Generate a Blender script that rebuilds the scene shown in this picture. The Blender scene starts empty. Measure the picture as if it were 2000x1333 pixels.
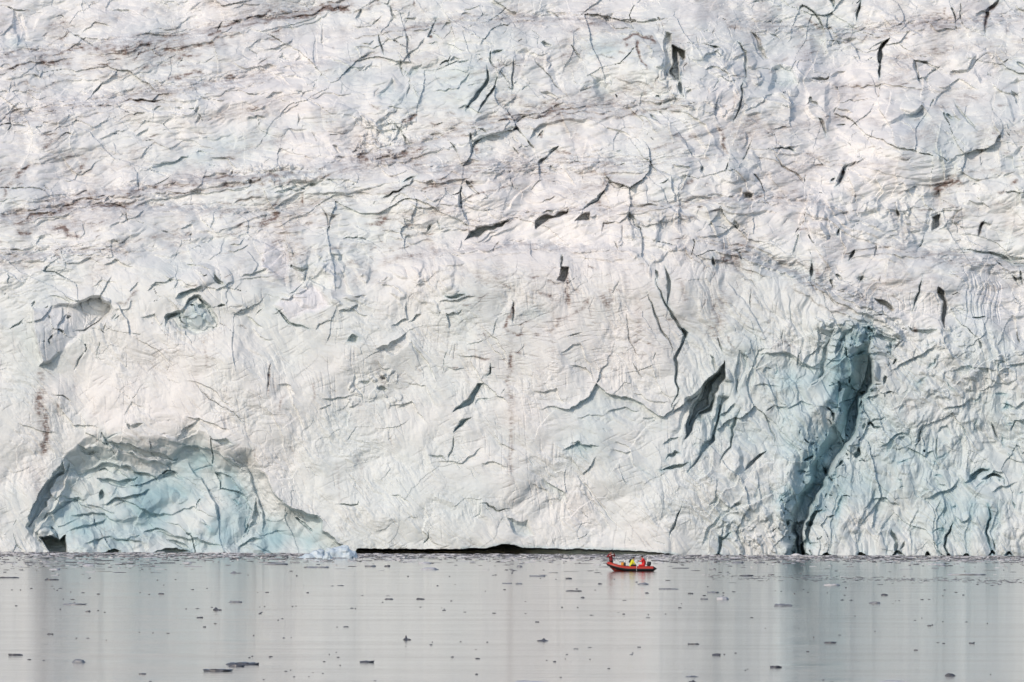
import bpy, bmesh, math, random
import numpy as np
from mathutils import Vector, Matrix, noise as mnoise

sc = bpy.context.scene
C = sc.collection
R_ = math.radians

# ------------------------------------------------------------------ camera
F = 16667.0            # focal length in pixels of a 2000 px wide picture (300 mm)
CAMH = 6.0             # deck height above the water
HZ = 999.0             # picture row of the horizon
PITCH = math.atan((HZ - 666.5) / F)
cd = bpy.data.cameras.new('camera')
cd.lens = 300.0; cd.sensor_width = 36.0
cd.clip_start = 1.0; cd.clip_end = 30000.0
cam = bpy.data.objects.new('camera', cd); C.objects.link(cam)
cam.location = (0, 0, CAMH)
ROLL = math.atan(8.0 / 2000)
cam.rotation_euler = (Matrix.Rotation(math.pi / 2 + PITCH, 3, 'X') @ Matrix.Rotation(ROLL, 3, 'Z')).to_euler()
sc.camera = cam

# ------------------------------------------------------------------ light
SUN_EL, SUN_AZ = 31.0, 37.0        # azimuth: degrees to the left of straight behind the camera
w = bpy.data.worlds.new('World'); sc.world = w; w.use_nodes = True
nt = w.node_tree; nt.nodes.clear()
sky = nt.nodes.new('ShaderNodeTexSky'); sky.sky_type = 'NISHITA'; sky.sun_disc = False
sky.sun_elevation = R_(SUN_EL)
sky.air_density = 1.0; sky.dust_density = 1.2; sky.ozone_density = 1.0
bg = nt.nodes.new('ShaderNodeBackground'); bg.inputs['Strength'].default_value = 0.15
wo = nt.nodes.new('ShaderNodeOutputWorld')
nt.links.new(sky.outputs[0], bg.inputs[0]); nt.links.new(bg.outputs[0], wo.inputs[0])
sdir = Vector((-math.sin(R_(SUN_AZ)) * math.cos(R_(SUN_EL)), -math.cos(R_(SUN_AZ)) * math.cos(R_(SUN_EL)), math.sin(R_(SUN_EL))))
sky.sun_rotation = math.atan2(sdir.x, sdir.y)
ld = bpy.data.lights.new('sun', 'SUN'); ld.energy = 2.04; ld.angle = R_(0.6); ld.color = (1.0, 0.845, 0.71)
sun = bpy.data.objects.new('sun', ld); C.objects.link(sun)
sun.rotation_euler = sdir.to_track_quat('Z', 'Y').to_euler(); sun.location = (-300, 200, 400)

sc.view_settings.view_transform = 'Standard'; sc.view_settings.look = 'None'
sc.view_settings.exposure = 0.0; sc.view_settings.gamma = 1.0
sc.cycles.max_bounces = 8; sc.cycles.diffuse_bounces = 5; sc.cycles.glossy_bounces = 3
sc.cycles.use_denoising = True
sc.cycles.use_adaptive_sampling = False

# ------------------------------------------------------------------ helpers
def ray(u, v):
    """direction with forward (y) component 1 through picture point (u, v); works on arrays"""
    cp, sp = math.cos(PITCH), math.sin(PITCH)
    cr, sr = math.cos(ROLL), math.sin(ROLL)
    du = u - 1000.0; dv = v - 666.5
    a = (du * cr + dv * sr) / F; b = (du * sr - dv * cr) / F
    y = cp - sp * b; z = sp + cp * b
    return a / y, z / y

def on_water(u, v):
    a, z = ray(u, v)
    D = -CAMH / z
    return Vector((a * D, D, 0.0))

def tag(o, label=None, cat=None, group=None, kind=None):
    if label: o['label'] = label
    if cat: o['category'] = cat
    if group: o['group'] = group
    if kind: o['kind'] = kind
    return o

def nodes_mat(name):
    m = bpy.data.materials.new(name); m.use_nodes = True
    t = m.node_tree; b = t.nodes['Principled BSDF']
    return m, t, b

def simple_mat(name, col, rough=0.6, metal=0.0, var=0.15, scale=8.0):
    m, t, b = nodes_mat(name)
    n = t.nodes.new('ShaderNodeTexNoise'); n.inputs['Scale'].default_value = scale; n.inputs['Detail'].default_value = 4
    co = t.nodes.new('ShaderNodeTexCoord'); t.links.new(co.outputs['Object'], n.inputs['Vector'])
    mx = t.nodes.new('ShaderNodeMix'); mx.data_type = 'RGBA'
    mx.inputs[6].default_value = (*[c * (1 - var) for c in col], 1); mx.inputs[7].default_value = (*[min(1, c * (1 + var)) for c in col], 1)
    t.links.new(n.outputs['Fac'], mx.inputs[0]); t.links.new(mx.outputs[2], b.inputs['Base Color'])
    b.inputs['Roughness'].default_value = rough; b.inputs['Metallic'].default_value = metal
    return m

# ---- numpy noise
def hsh(ix, iy, seed):
    ix = ix.astype(np.int64).astype(np.uint32); iy = iy.astype(np.int64).astype(np.uint32)
    h = ix * np.uint32(374761393) + iy * np.uint32(668265263) + np.uint32((seed * 2246822519) & 0xffffffff)
    h = (h ^ (h >> np.uint32(13))) * np.uint32(1274126177)
    h = (h ^ (h >> np.uint32(16))) * np.uint32(2654435761)
    h = h ^ (h >> np.uint32(15))
    return (h & np.uint32(0xffffff)).astype(np.float32) / np.float32(0xffffff)

def gn(x, y, seed=0):
    """gradient noise, about -1..1"""
    x0 = np.floor(x); y0 = np.floor(y); fx = (x - x0).astype(np.float32); fy = (y - y0).astype(np.float32)
    sx = fx * fx * fx * (fx * (fx * 6 - 15) + 10); sy = fy * fy * fy * (fy * (fy * 6 - 15) + 10)
    def g(ix, iy, dx, dy):
        a = hsh(ix, iy, seed) * np.float32(6.2831853)
        return np.cos(a) * dx + np.sin(a) * dy
    a = g(x0, y0, fx, fy); b = g(x0 + 1, y0, fx - 1, fy); c = g(x0, y0 + 1, fx, fy - 1); d = g(x0 + 1, y0 + 1, fx - 1, fy - 1)
    return 1.5 * ((a + (b - a) * sx) * (1 - sy) + (c + (d - c) * sx) * sy)

def fbm(x, y, sc_, oct_=4, seed=0, gain=0.5):
    r = 0; a = 1.0; s = sc_
    for k in range(oct_):
        r = r + a * gn(x / s + 13.7 * k, y / s + 7.3 * k, seed + k); a *= gain; s *= 0.5
    return r

def ridged(x, y, sc_, oct_=4, seed=0, gain=0.5):
    r = 0; a = 1.0; s = sc_
    for k in range(oct_):
        r = r + a * (1 - 2 * np.abs(gn(x / s + 5.1 * k, y / s + 9.2 * k, seed + k))); a *= gain; s *= 0.5
    return r

def tri(x, y, size, seed=0, ang=0.0, stretch=1.0):
    """random heights on a triangular lattice, joined by flat facets: -1..1"""
    ca, sa = math.cos(R_(ang)), math.sin(R_(ang))
    X = (x * ca + y * sa) / size / stretch; Y = (-x * sa + y * ca) / size
    X = X - 0.5 * Y
    x0 = np.floor(X); y0 = np.floor(Y); fx = X - x0; fy = Y - y0
    up = (fx + fy) < 1
    a = hsh(x0, y0, seed); b = hsh(x0 + 1, y0, seed); c = hsh(x0, y0 + 1, seed); d = hsh(x0 + 1, y0 + 1, seed)
    lo = a + (b - a) * fx + (c - a) * fy
    hi = d + (c - d) * (1 - fx) + (b - d) * (1 - fy)
    return (2 * np.where(up, lo, hi) - 1).astype(np.float32)

def sst(e0, e1, x):
    t = np.clip((x - e0) / (e1 - e0), 0, 1); return t * t * (3 - 2 * t)

def interp(x, pts, sm=70):
    px = [p[0] for p in pts]; py = [p[1] for p in pts]
    if not sm: return np.interp(x, px, py).astype(np.float32)
    g = np.arange(-1400, 3400, 4.0); y = np.interp(g, px, py); n = int(sm / 4) | 1; k = np.ones(n) / n
    for _ in range(2): y = np.convolve(np.pad(y, n // 2, 'edge'), k, 'valid')
    return np.interp(x, g, y).astype(np.float32)

# ================================================================== GLACIER
STEP = 1.45
us = np.concatenate([np.linspace(-900, -42, 90)[:-1], np.arange(-42, 2042, STEP), np.linspace(2042, 2900, 90)[1:]]).astype(np.float32)
vs = np.concatenate([np.linspace(-1100, -22, 100)[:-1], np.arange(-22, 1068, STEP), np.arange(1068, 1094, 0.8), np.linspace(1095, 1125, 6)]).astype(np.float32)
NU, NV = len(us), len(vs)
U, V = np.meshgrid(us, vs)
# warped coordinates: every drawn feature gets a broken, natural outline
WU = U + 6 * fbm(U, V, 90, 2, 11) + 5 * tri(U, V, 26, 12) + 2.4 * tri(U, V, 10, 13)
WV = V + 6 * fbm(U, V, 90, 2, 21) + 5 * tri(U, V, 26, 22) + 2.4 * tri(U, V, 10, 23)
REC = np.zeros_like(U)          # recess away from the camera, in picture pixels (0.072 m)
BM = np.zeros_like(U); BLUE = np.zeros_like(U); DIRT = np.zeros_like(U); COOL = np.zeros_like(U)

def win(pts, pad):
    xs = [p[0] for p in pts]; ys = [p[1] for p in pts]
    i0, i1 = np.searchsorted(us, [min(xs) - pad, max(xs) + pad]); j0, j1 = np.searchsorted(vs, [min(ys) - pad, max(ys) + pad])
    return slice(j0, j1), slice(i0, i1)

def pdist(x, y, pts):
    """distance to a polyline, running parameter 0..1 and signed side (+ = below a line drawn left to right)"""
    best = np.full(x.shape, 1e9, np.float32); par = np.zeros_like(best); side = np.ones_like(best)
    L = [math.hypot(pts[k + 1][0] - pts[k][0], pts[k + 1][1] - pts[k][1]) for k in range(len(pts) - 1)]
    T = sum(L) or 1; acc = 0
    for k in range(len(pts) - 1):
        ax, ay = pts[k]; bx, by = pts[k + 1]; dx, dy = bx - ax, by - ay; l2 = dx * dx + dy * dy or 1e-6
        t = np.clip(((x - ax) * dx + (y - ay) * dy) / l2, 0, 1)
        d = np.hypot(x - ax - t * dx, y - ay - t * dy)
        m = d < best
        best = np.where(m, d, best); par = np.where(m, (acc + t * L[k]) / T, par)
        side = np.where(m, np.sign(dx * (y - ay) - dy * (x - ax)), side)
        acc += L[k]
    return best, par, side

def crack(pts, wd, dep, blue=0.0, dirt=0.0, taper=0.35):
    s = win(pts, wd + 30)
    if REC[s].size == 0: return
    d, t, _ = pdist(WU[s], WV[s], pts)
    ww = wd * np.clip(np.minimum(t, 1 - t) / taper, 0.12, 1) ** 0.7
    k = np.clip((ww - d) / 1.6 + 0.35, 0, 1)
    k = np.where(d > ww + 0.6, 0, k)
    REC[s] += dep * k * np.clip(ww / wd + 0.1, 0, 1)
    if dep > 14: blue = max(blue, 0.3)  # deep cracks: blue ice, also painted in to turn their shade bluer
    if blue: BLUE[s] += blue * np.exp(-(d / (wd * 1.3 + 1.5)) ** 2)
    if dirt: DIRT[s] += dirt * np.exp(-(d / (wd + 2)) ** 2) * np.clip(np.minimum(t, 1 - t) * 6, 0, 1)

def lip(pts, amp, L, soft=1.5, blue=0.0):
    """surface drops back by amp just below the line (drawn left to right) and comes forward again over L pixels"""
    s = win(pts, L * 3 + 30)
    if REC[s].size == 0: return
    d, t, sd = pdist(WU[s], WV[s], pts)
    e = np.clip(np.minimum(t, 1 - t) / 0.25, 0, 1)
    x = d * sd
    f = np.where(x > 0, np.clip(x / soft, 0, 1) * np.exp(-x / L), 0) - 0.35 * np.where(x <= 0, np.exp(x / (L * 0.5)), np.exp(-x / soft))
    REC[s] += amp * f * e * e * (3 - 2 * e)
    if blue: BLUE[s] += blue * e * np.where(x > 0, np.exp(-x / L), 0)

def inside(x, y, pts):
    r = np.zeros(x.shape, bool)
    n = len(pts)
    for k in range(n):
        ax, ay = pts[k]; bx, by = pts[(k + 1) % n]
        if ay == by: continue
        c = ((ay > y) != (by > y)) & (x < (bx - ax) * (y - ay) / (by - ay) + ax)
        r ^= c
    return r

def poly(pts, dep, soft=4.0, gu=0.0, gv=0.0, blue=0.0, dirt=0.0, cool=0.0, bsoft=None):
    s = win(pts, 30)
    if REC[s].size == 0: return
    d, _, _ = pdist(WU[s], WV[s], list(pts) + [pts[0]])
    ins = inside(WU[s], WV[s], pts)
    k = np.where(ins, np.clip(d / soft, 0, 1), 0)
    cx = sum(p[0] for p in pts) / len(pts); cy = sum(p[1] for p in pts) / len(pts)
    REC[s] += k * (dep + gu * (U[s] - cx) + gv * (V[s] - cy))
    kb = np.where(ins, np.clip(d / (bsoft or soft), 0, 1), 0)
    BLUE[s] += blue * kb; DIRT[s] += dirt * kb; COOL[s] += cool * kb

def lump(cx, cy, rx, ry, amp, ang=0.0, p=0.5):
    """rounded block standing forward of the surface"""
    r = max(rx, ry); s = win([(cx - r, cy - r), (cx + r, cy + r)], 12)
    if REC[s].size == 0: return
    ca, sa = math.cos(R_(ang)), math.sin(R_(ang)); x = WU[s] - cx; y = WV[s] - cy
    q = ((x * ca + y * sa) / rx) ** 2 + ((-x * sa + y * ca) / ry) ** 2
    REC[s] -= amp * np.clip(1 - q, 0, 1) ** p

def block(cx, cy, rx, ry, amp, ang):
    """angular fallen block with a tilted face"""
    r = max(rx, ry) * 1.2; s = win([(cx - r, cy - r), (cx + r, cy + r)], 8)
    if REC[s].size == 0: return
    ca, sa = math.cos(R_(ang)), math.sin(R_(ang)); x = WU[s] - cx; y = WV[s] - cy
    a = (x * ca + y * sa) / rx; b = (-x * sa + y * ca) / ry
    k = np.clip((1.05 - np.maximum(np.maximum(np.abs(a), np.abs(b)), 0.72 * (np.abs(a) + np.abs(b)))) * 2.6, 0, 1)
    t1, t2 = math.sin(cx * 7.1), math.cos(cy * 5.3)
    REC[s] -= amp * k * (0.75 + 0.4 * t1 * a + 0.4 * t2 * b)

def tint(cx, cy, rx, ry, blue=0.0, dirt=0.0, cool=0.0, ang=0.0):
    r = max(rx, ry) * 2.2; s = win([(cx - r, cy - r), (cx + r, cy + r)], 0)
    if REC[s].size == 0: return
    ca, sa = math.cos(R_(ang)), math.sin(R_(ang)); x = U[s] - cx; y = V[s] - cy
    q = np.exp(-((x * ca + y * sa) / rx) ** 2 - ((-x * sa + y * ca) / ry) ** 2)
    BLUE[s] += blue * q; DIRT[s] += dirt * q; COOL[s] += cool * q

def stain(pts, wd, amt, groove=0.0):
    s = win(pts, wd * 2 + 25)
    if REC[s].size == 0: return
    d, t, _ = pdist(WU[s], WV[s], pts)
    e = np.clip(np.minimum(t, 1 - t) * 5, 0, 1)
    n = 1.2 + 1.0 * fbm(U[s], V[s], 11, 3, 71)
    DIRT[s] += amt * np.exp(-(d / (wd * 0.75)) ** 2) * e * np.clip(n, 0.05, 1.8)
    REC[s] += groove * np.exp(-(d / (wd * 0.6)) ** 2) * e

# ---- large form: an almost upright front, a receding icefall above it
VT = interp(U, [(-900, 560), (0, 600), (250, 560), (420, 530), (640, 580), (850, 505), (1150, 487), (1400, 500), (1560, 560), (1700, 640), (1850, 650), (2050, 640), (2900, 620)], 60)
VTS = interp(U, [(-900, 560), (0, 600), (250, 560), (420, 530), (640, 560), (850, 520), (1150, 510), (1400, 530), (1560, 570), (1700, 600), (1850, 610), (2050, 610), (2900, 620)], 500)
up = VT - V + 34 * fbm(U, V, 150, 3, 8)
ups = VTS + 45 - V
REC += 0.14 * np.clip(1085 - V, 0, 1e9) + 0.92 * np.where(ups > 0, ups - 120 * (1 - np.exp(-np.maximum(ups, 0) / 120)), 0)
REC += 0.25 * np.clip(-up - 60, 0, 400) * -0.25
upm = sst(-50, 70, up)                       # 1 in the icefall
# flow-parallel benches: nearly level snow shelves seen edge on
def bench(pts, A, wid, flute=0.0):
    L = interp(U, pts) + 5 * fbm(U, V * 0 + pts[0][1], 90, 3, int(pts[0][1]) % 97)
    x0, x1 = pts[0][0], pts[-1][0]
    rw = min(230, 0.45 * (x1 - x0)); e = sst(x0 - 40, x0 + rw, U) * (1 - sst(x1 - rw, x1 + 40, U))
    if x0 < 0: e = 1 - sst(x1 - 230, x1 + 40, U)
    if x1 > 2000: e = sst(x0 - 40, x0 + 230, U)
    if x0 < 0 and x1 > 2000: e = 1
    d = L - V
    wv = wid * (1 + 0.7 * fbm(U, V, 60, 3, 5)).clip(0.35, 2)
    global REC, COOL, BM
    BM = BM + e * np.exp(-((d - wid * 0.5) / (wid * 0.55)) ** 2)
    A = A * (0.65 + 0.5 * sst(-0.4, 0.5, gn(U / 420, V * 0 + pts[0][1] * 0.37, 7)))
    REC = REC + A * e * sst(0, 1, d / wv) - A * e * 0.45 * sst(0, 1, d / 160)
    COOL = COOL + 0.1 * e * np.exp(-((d - wid * 0.5) / (wid * 0.8)) ** 2)  # paints the cooler skylit tone onto the shelf tops
bench([(-900, 170), (0, 122), (150, 100), (400, 74), (520, 45), (600, 32), (700, 5), (800, -40)], 34, 20)
bench([(-900, 300), (0, 245), (200, 210), (400, 180), (560, 150), (700, 120)], 26, 30)
bench([(0, 420), (150, 398), (300, 378), (430, 358), (600, 345), (700, 322), (850, 283), (950, 245), (1100, 226), (1300, 212), (1420, 205)], 44, 24)
bench([(-900, 480), (0, 440), (120, 415), (300, 412), (500, 425), (700, 400), (800, 400)], 26, 22)
bench([(-400, 530), (0, 510), (200, 500), (350, 500)], 26, 24)
bench([(640, 80), (800, 62), (950, 50), (1100, 42), (1250, 60), (1330, 80)], 24, 22)
bench([(780, 505), (880, 500), (1000, 490), (1130, 490), (1260, 500)], 34, 20)
bench([(1180, 420), (1300, 406), (1400, 400), (1500, 394), (1600, 405), (1700, 450), (1780, 480)], 30, 18)
bench([(1330, 470), (1420, 495), (1500, 525), (1600, 570), (1700, 610), (1790, 640)], 42, 34)
bench([(1620, 500), (1750, 500), (1850, 515), (1950, 530), (2050, 540), (2900, 560)], 46, 30)
bench([(1340, 40), (1500, 60), (1650, 75), (1800, 60), (2050, 40), (2900, 20)], 26, 24)
bench([(600, 250), (750, 330), (900, 345), (1100, 330), (1300, 330), (1450, 300)], 16, 30)
bench([(850, 470), (950, 440), (1060, 425), (1200, 415), (1300, 410)], 22, 16)
for k, yy in enumerate((-60, -150, -260, -400, -560, -760)):
    bench([(-900, yy + 60), (500, yy + 10 * math.sin(k)), (1500, yy - 15), (2900, yy - 60)], 40, 26)

upc_ = None
# ---- broken facets: the ice splits into blocks, each with its own tilted face, at several sizes
def voro(x, y, size, seed):
    X = x / size; Y = y / size; ix = np.floor(X); iy = np.floor(Y)
    f1 = np.full(X.shape, 9.0, np.float32); f2 = f1.copy(); gx = np.zeros_like(f1); gy = np.zeros_like(f1); idn = np.zeros_like(f1)
    for a in (-1, 0, 1):
        for b in (-1, 0, 1):
            cx = ix + a; cy = iy + b
            px = cx + 0.1 + 0.8 * hsh(cx, cy, seed); py = cy + 0.1 + 0.8 * hsh(cx, cy, seed + 1)
            d = np.hypot(X - px, Y - py); m = d < f1
            f2 = np.where(m, f1, np.minimum(f2, d)); gx = np.where(m, px, gx); gy = np.where(m, py, gy); idn = np.where(m, hsh(cx, cy, seed + 2), idn)
            f1 = np.where(m, d, f1)
    return (f2 - f1) * size, (X - gx) * size, (Y - gy) * size, idn, gx, gy

def fracture(size, ang, st, step, tilt, seed, mask, gap=0.0, gdep=0.0, wob=0.22, open_=0.3):
    """cells of broken ice with tilted faces, steps between them and gaps that open and close along their edges"""
    global REC, BLUE
    ca, sa = math.cos(R_(ang)), math.sin(R_(ang))
    wx = U + size * wob * fbm(U, V, size * 1.4, 2, seed + 50) + 0.10 * size * tri(U, V, size * 0.33, seed + 51) + 1.5 * tri(U, V, 9, seed + 53)
    wy = V + size * wob * fbm(U, V, size * 1.4, 2, seed + 60) + 0.10 * size * tri(U, V, size * 0.33, seed + 52) + 1.5 * tri(U, V, 9, seed + 54)
    x = (wx * ca + wy * sa) / st; y = -wx * sa + wy * ca
    e, dx, dy, idn, gx, gy = voro(x, y, size, seed)
    t1 = 2 * idn - 1; t2 = 2 * ((idn * 7.13) % 1) - 1; t3 = 2 * ((idn * 31.7) % 1) - 1
    h = step * t1 + tilt * (t2 * dx + t3 * dy)
    REC += h * mask
    if gap:
        o = sst(0.22 - open_ * 0.3, 0.62, fbm(U, V, size * 0.55, 2, seed + 70))
        w_ = 1.7 * gap * o * mask
        k = np.clip((w_ - e) / 1.2, 0, 1) * (w_ > 0.9)
        REC += gdep * k * np.clip(w_ / gap + 0.25, 0, 1)
        BLUE += 0.15 * np.clip((w_ + 2 - e) / 3, 0, 1) * (w_ > 0.9)  # blue ice along open gaps, doubling as painted bluish shade

REC += np.clip(BM, 0, 1) * (7 * tri(U + V, V, 17, 901, 30, 2.2) + 5 * ridged((U + 1.5 * V) / 2.5, V, 11, 3, 902, 0.6))
DIRT_B = np.clip(BM, 0, 1)
cliff = 1 - upm
rightm = sst(1240, 1420, U) * cliff
leftcliff = cliff - rightm
rough = sst(-0.35, 0.5, fbm(U, V, 130, 3, 66))
hard = sst(-0.30, 0.30, fbm(U, V, 170, 3, 67))
ur = upm * sst(600, 1000, U)                    # the shattered upper right
mx = U + 40 * fbm(U, V, 170, 3, 31); my = V + 34 * fbm(U, V, 170, 3, 41)
REC += 18 * fbm(U, V, 280, 2, 51) * (0.7 + 0.7 * upm)
fracture(230, 14, 2.0, 3, 0.05, 500, upm)
fracture(120, 10, 1.7, 3, 0.09, 520, upm * (0.35 + 0.65 * hard), 1.9, 9, 0.22, 0.0)
fracture(95, 68, 1.7, 7, 0.20, 530, ur * hard, 2.6, 14, 0.2, 0.05)
fracture(46, 18, 1.5, 1.6, 0.11, 540, upm * (0.2 + 0.8 * rough), 1.3, 5, 0.25, 0.0)
fracture(22, 10, 1.5, 0.7, 0.12, 560, upm * rough)
REC += leftcliff * (10 * tri(mx, my, 150, 601, -35, 1.4) + 5 * tri(mx, my, 62, 602, 25, 1.5) + 1.8 * tri(mx, my, 28, 610, -40, 1.7))
fracture(110, -38, 1.8, 0.8, 0.03, 620, leftcliff * hard, 1.2, 4, 0.3, 0.06)
fracture(44, -20, 1.6, 0.6, 0.05, 640, leftcliff * rough)
REC += rightm * 5.5 * ridged((mx * 0.42 + my * 0.91) / 2.6, -mx * 0.91 + my * 0.42, 46, 3, 705, 0.5)
REC += rightm * (11 * tri(mx, my, 120, 701, 62, 1.9) + 4 * tri(mx, my, 50, 702, 60, 1.8))
fracture(150, 66, 2.1, 3, 0.05, 700, rightm)
fracture(64, 62, 1.8, 1.6, 0.07, 720, rightm * (0.3 + 0.7 * hard))
fracture(30, 50, 1.5, 0.7, 0.07, 740, rightm * (0.2 + 0.8 * rough))
REC += upm * 42 * tri(mx, my, 270, 611, 24, 1.7) + ur * 20 * tri(mx, my, 170, 612, 68, 1.6) + leftcliff * 12 * tri(mx, my, 300, 613, -50, 1.3)
REC += upm * (23 * tri(mx, my, 140, 603, 18, 1.9) + 10 * tri(mx, my, 64, 604, -8, 1.7) + 4.2 * tri(mx, my, 30, 605, -14, 1.8) + 1.6 * tri(U, V, 14, 606, -20, 1.5))
REC += upm * 4.5 * ridged((U - 0.2 * V) / 3.0, V + 0.2 * U + 20 * fbm(U, V, 200, 2, 607), 34, 3, 608, 0.55)
REC += cliff * 2.6 * ridged((mx + my) / 2.4, my - mx, 60, 4, 609, 0.55) * (0.4 + 0.6 * rough)
REC += 6.0 * tri(mx, my, 80, 61, 20, 1.5) + 1.8 * tri(mx, my, 30, 63, 10, 1.5) * (0.3 + 0.7 * rough) + 0.6 * tri(mx, my, 11, 64, 40, 1.4) * rough
REC += 1.6 * ridged(mx, my * 1.3, 120, 3, 81, 0.5)
# imbricated scarps: rise slowly, drop quickly, along a direction
def scarps(period, amp, seed, mask, an, wob=1.0):
    global REC
    ca, sa = math.cos(R_(an)), math.sin(R_(an))
    b = U * sa + V * ca
    q = b / period + wob * fbm(U, V, period * 3.2, 2, seed, 0.5) + 0.16 * tri(U, V, 34, seed + 3) + 0.06 * tri(U, V, 12, seed + 4)
    f = q - np.floor(q)
    m = mask * sst(-0.15, 0.45, fbm(U, V, period * 2.2, 3, seed + 9))
    REC += amp * (np.minimum(f / 0.95, (1 - f) / 0.05) - 0.5) * m
scarps(70, 8, 101, upm, 12); scarps(33, 4.2, 105, upm, 10, 1.0); scarps(17, 1.7, 107, upm, 14, 1.0)
scarps(130, 1.8, 121, leftcliff, -38, 0.8)
scarps(84, 6, 131, rightm, -66, 0.8)
# foliation: fine layering that dips gently left, on the icefall and across the central bluff
dipv = V + 0.17 * U + 16 * fbm(U, V, 240, 2, 141) + 1.5 * tri(U, V, 18, 147)
brk = sst(-0.1, 0.35, gn(U / 34, V / 12, 148))
lay = 0.6 * gn(dipv / 4.6, U / 90.0 + V / 400, 142) + 0.7 * gn(dipv / 9.5, U / 130.0, 143) + 0.4 * gn(dipv / 2.9, U / 60.0, 146)
laym = np.clip(sst(-0.25, 0.35, fbm(U, V, 200, 3, 144)) * (0.3 + 0.8 * upm), 0, 1)
REC += 0.75 * lay * laym * (0.4 + 0.6 * brk)
def streaks(ang, per, ln, seed, thr):
    ca, sa = math.cos(R_(ang)), math.sin(R_(ang)); wx = U + 3 * tri(U, V, 30, seed + 5) + 14 * fbm(U, V, 160, 2, seed + 6); wy = V + 3 * tri(U, V, 30, seed + 7) + 14 * fbm(U, V, 160, 2, seed + 8)
    return np.clip(gn((-wx * sa + wy * ca) / per, (wx * ca + wy * sa) / ln, seed) - thr, 0, 1)
midm = np.exp(-((U - 1080) / 260) ** 2 - ((V - 660) / 160) ** 2)
stk = streaks(48, 4.2, 46, 170, 0.30) * leftcliff * sst(-0.3, 0.3, fbm(U, V, 150, 2, 171)) * (1 - midm) + streaks(-28, 5, 40, 175, 0.34) * leftcliff * sst(-0.2, 0.4, fbm(U, V, 130, 2, 172)) + streaks(-4, 3.2, 34, 180, 0.28) * midm * 1.3 + streaks(84, 4.5, 60, 185, 0.3) * cliff * sst(-0.1, 0.4, fbm(U, V, 140, 2, 173)) + streaks(-64, 5, 46, 190, 0.32) * rightm * 0.8
REC += 2.4 * stk
REC += 0.45 * fbm(U, V, 9, 3, 161, 0.6) * (0.3 + rough)

# ---- the ice cave at the foot, left
CAVE = [(30, 1100), (55, 1035), (80, 990), (108, 935), (118, 895), (150, 866), (193, 842), (240, 858), (300, 852), (345, 838), (368, 823), (396, 822), (420, 848), (455, 866), (500, 886), (522, 935), (545, 985), (618, 1004), (632, 1035), (692, 1082), (692, 1100)]
poly(CAVE, 22, 52, blue=0.4, bsoft=60)
poly([(60, 1100), (70, 1040), (96, 990), (125, 930), (150, 900), (190, 872), (225, 880), (300, 905), (350, 880), (372, 850), (398, 846), (440, 890), (480, 905), (505, 960), (540, 1010), (600, 1030), (640, 1100)], 15, 26, blue=0.25, bsoft=30)
poly([(112, 925), (135, 905), (120, 960), (95, 1010), (62, 1050), (50, 1030), (84, 975)], 16, 5)
s = win(CAVE, 0)
cm = inside(WU[s], WV[s], CAVE).astype(np.float32)
d, _, _ = pdist(WU[s], WV[s], CAVE + [CAVE[0]])
cm *= np.clip(d / 25, 0, 1)
REC[s] += cm * (12 * tri(mx[s], my[s], 75, 201, 50, 1.5) + 3.0 * tri(mx[s], my[s], 36, 202, 60, 1.8) + 6 * ridged(mx[s], my[s] * 0.7, 90, 2, 203, 0.45) + 0.8 * tri(mx[s], my[s], 13, 204))
REC[s] += cm * np.where(V[s] < 925, 0.30 * (V[s] - 870), 16 - 0.20 * (V[s] - 925))
cavm = np.zeros_like(U); cavm[s] = cm
fracture(80, 55, 1.6, 3, 0.06, 800, cavm, 1.8, 9, 0.25, 0.15)
lip([(500, 905), (528, 950), (552, 985), (618, 1003), (634, 1036), (694, 1086), (720, 1110)], 22, 44, 3, blue=0.5)
BLUE[s] += cm * 0.22 * fbm(U[s], V[s], 55, 3, 205)
tint(300, 985, 48, 28, blue=0.55); tint(392, 895, 26, 16, blue=0.45); tint(470, 930, 50, 40, blue=0.2); tint(330, 1010, 16, 8, blue=0.4); tint(590, 1040, 60, 22, blue=0.28, ang=25)
for pts, wd, dep in [([(112, 930), (95, 965), (70, 1000), (58, 1028)], 9, 26), ([(118, 905), (108, 940)], 6, 20),
    ([(152, 868), (170, 880), (200, 888)], 5, 12), ([(196, 845), (212, 868), (260, 878), (310, 890), (345, 903)], 5, 18),
    ([(345, 866), (375, 846), (392, 824)], 9, 13), ([(420, 858), (440, 862), (456, 868)], 5, 16), ([(190, 936), (232, 946), (266, 930)], 6, 17),
    ([(318, 926), (340, 922), (356, 926)], 4, 14), ([(480, 1044), (498, 1020), (500, 980)], 3, 14), ([(466, 1076), (482, 1060), (512, 1052)], 5, 12),
    ([(205, 1078), (222, 1074), (236, 1079)], 5, 28), ([(300, 1079), (330, 1074), (372, 1080)], 5, 28), ([(325, 1055), (350, 1062), (372, 1076)], 5, 14),
    ([(192, 975), (196, 958)], 5, 20), ([(138, 985), (165, 975)], 4, 12), ([(84, 1010), (118, 990), (140, 985)], 4, 12)]:
    crack(pts, wd, dep)
for pts_, a_1, l_1 in [([(140, 930), (200, 905), (260, 915), (330, 935)], 14, 16), ([(360, 900), (400, 930), (420, 980), (424, 1040)], -12, 16), ([(440, 880), (480, 920), (505, 980), (520, 1050)], -12, 18), ([(210, 960), (250, 985), (300, 1000), (350, 1002)], 10, 14), ([(130, 1010), (200, 1000), (240, 1030)], 10, 12), ([(300, 1040), (380, 1050), (440, 1075)], 11, 13), ([(150, 1060), (220, 1048), (290, 1062)], 10, 10), ([(400, 905), (450, 930), (470, 960)], 9, 12), ([(230, 870), (290, 900), (350, 905)], 12, 12)]:
    lip(pts_, a_1, l_1, 2.0)
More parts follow.
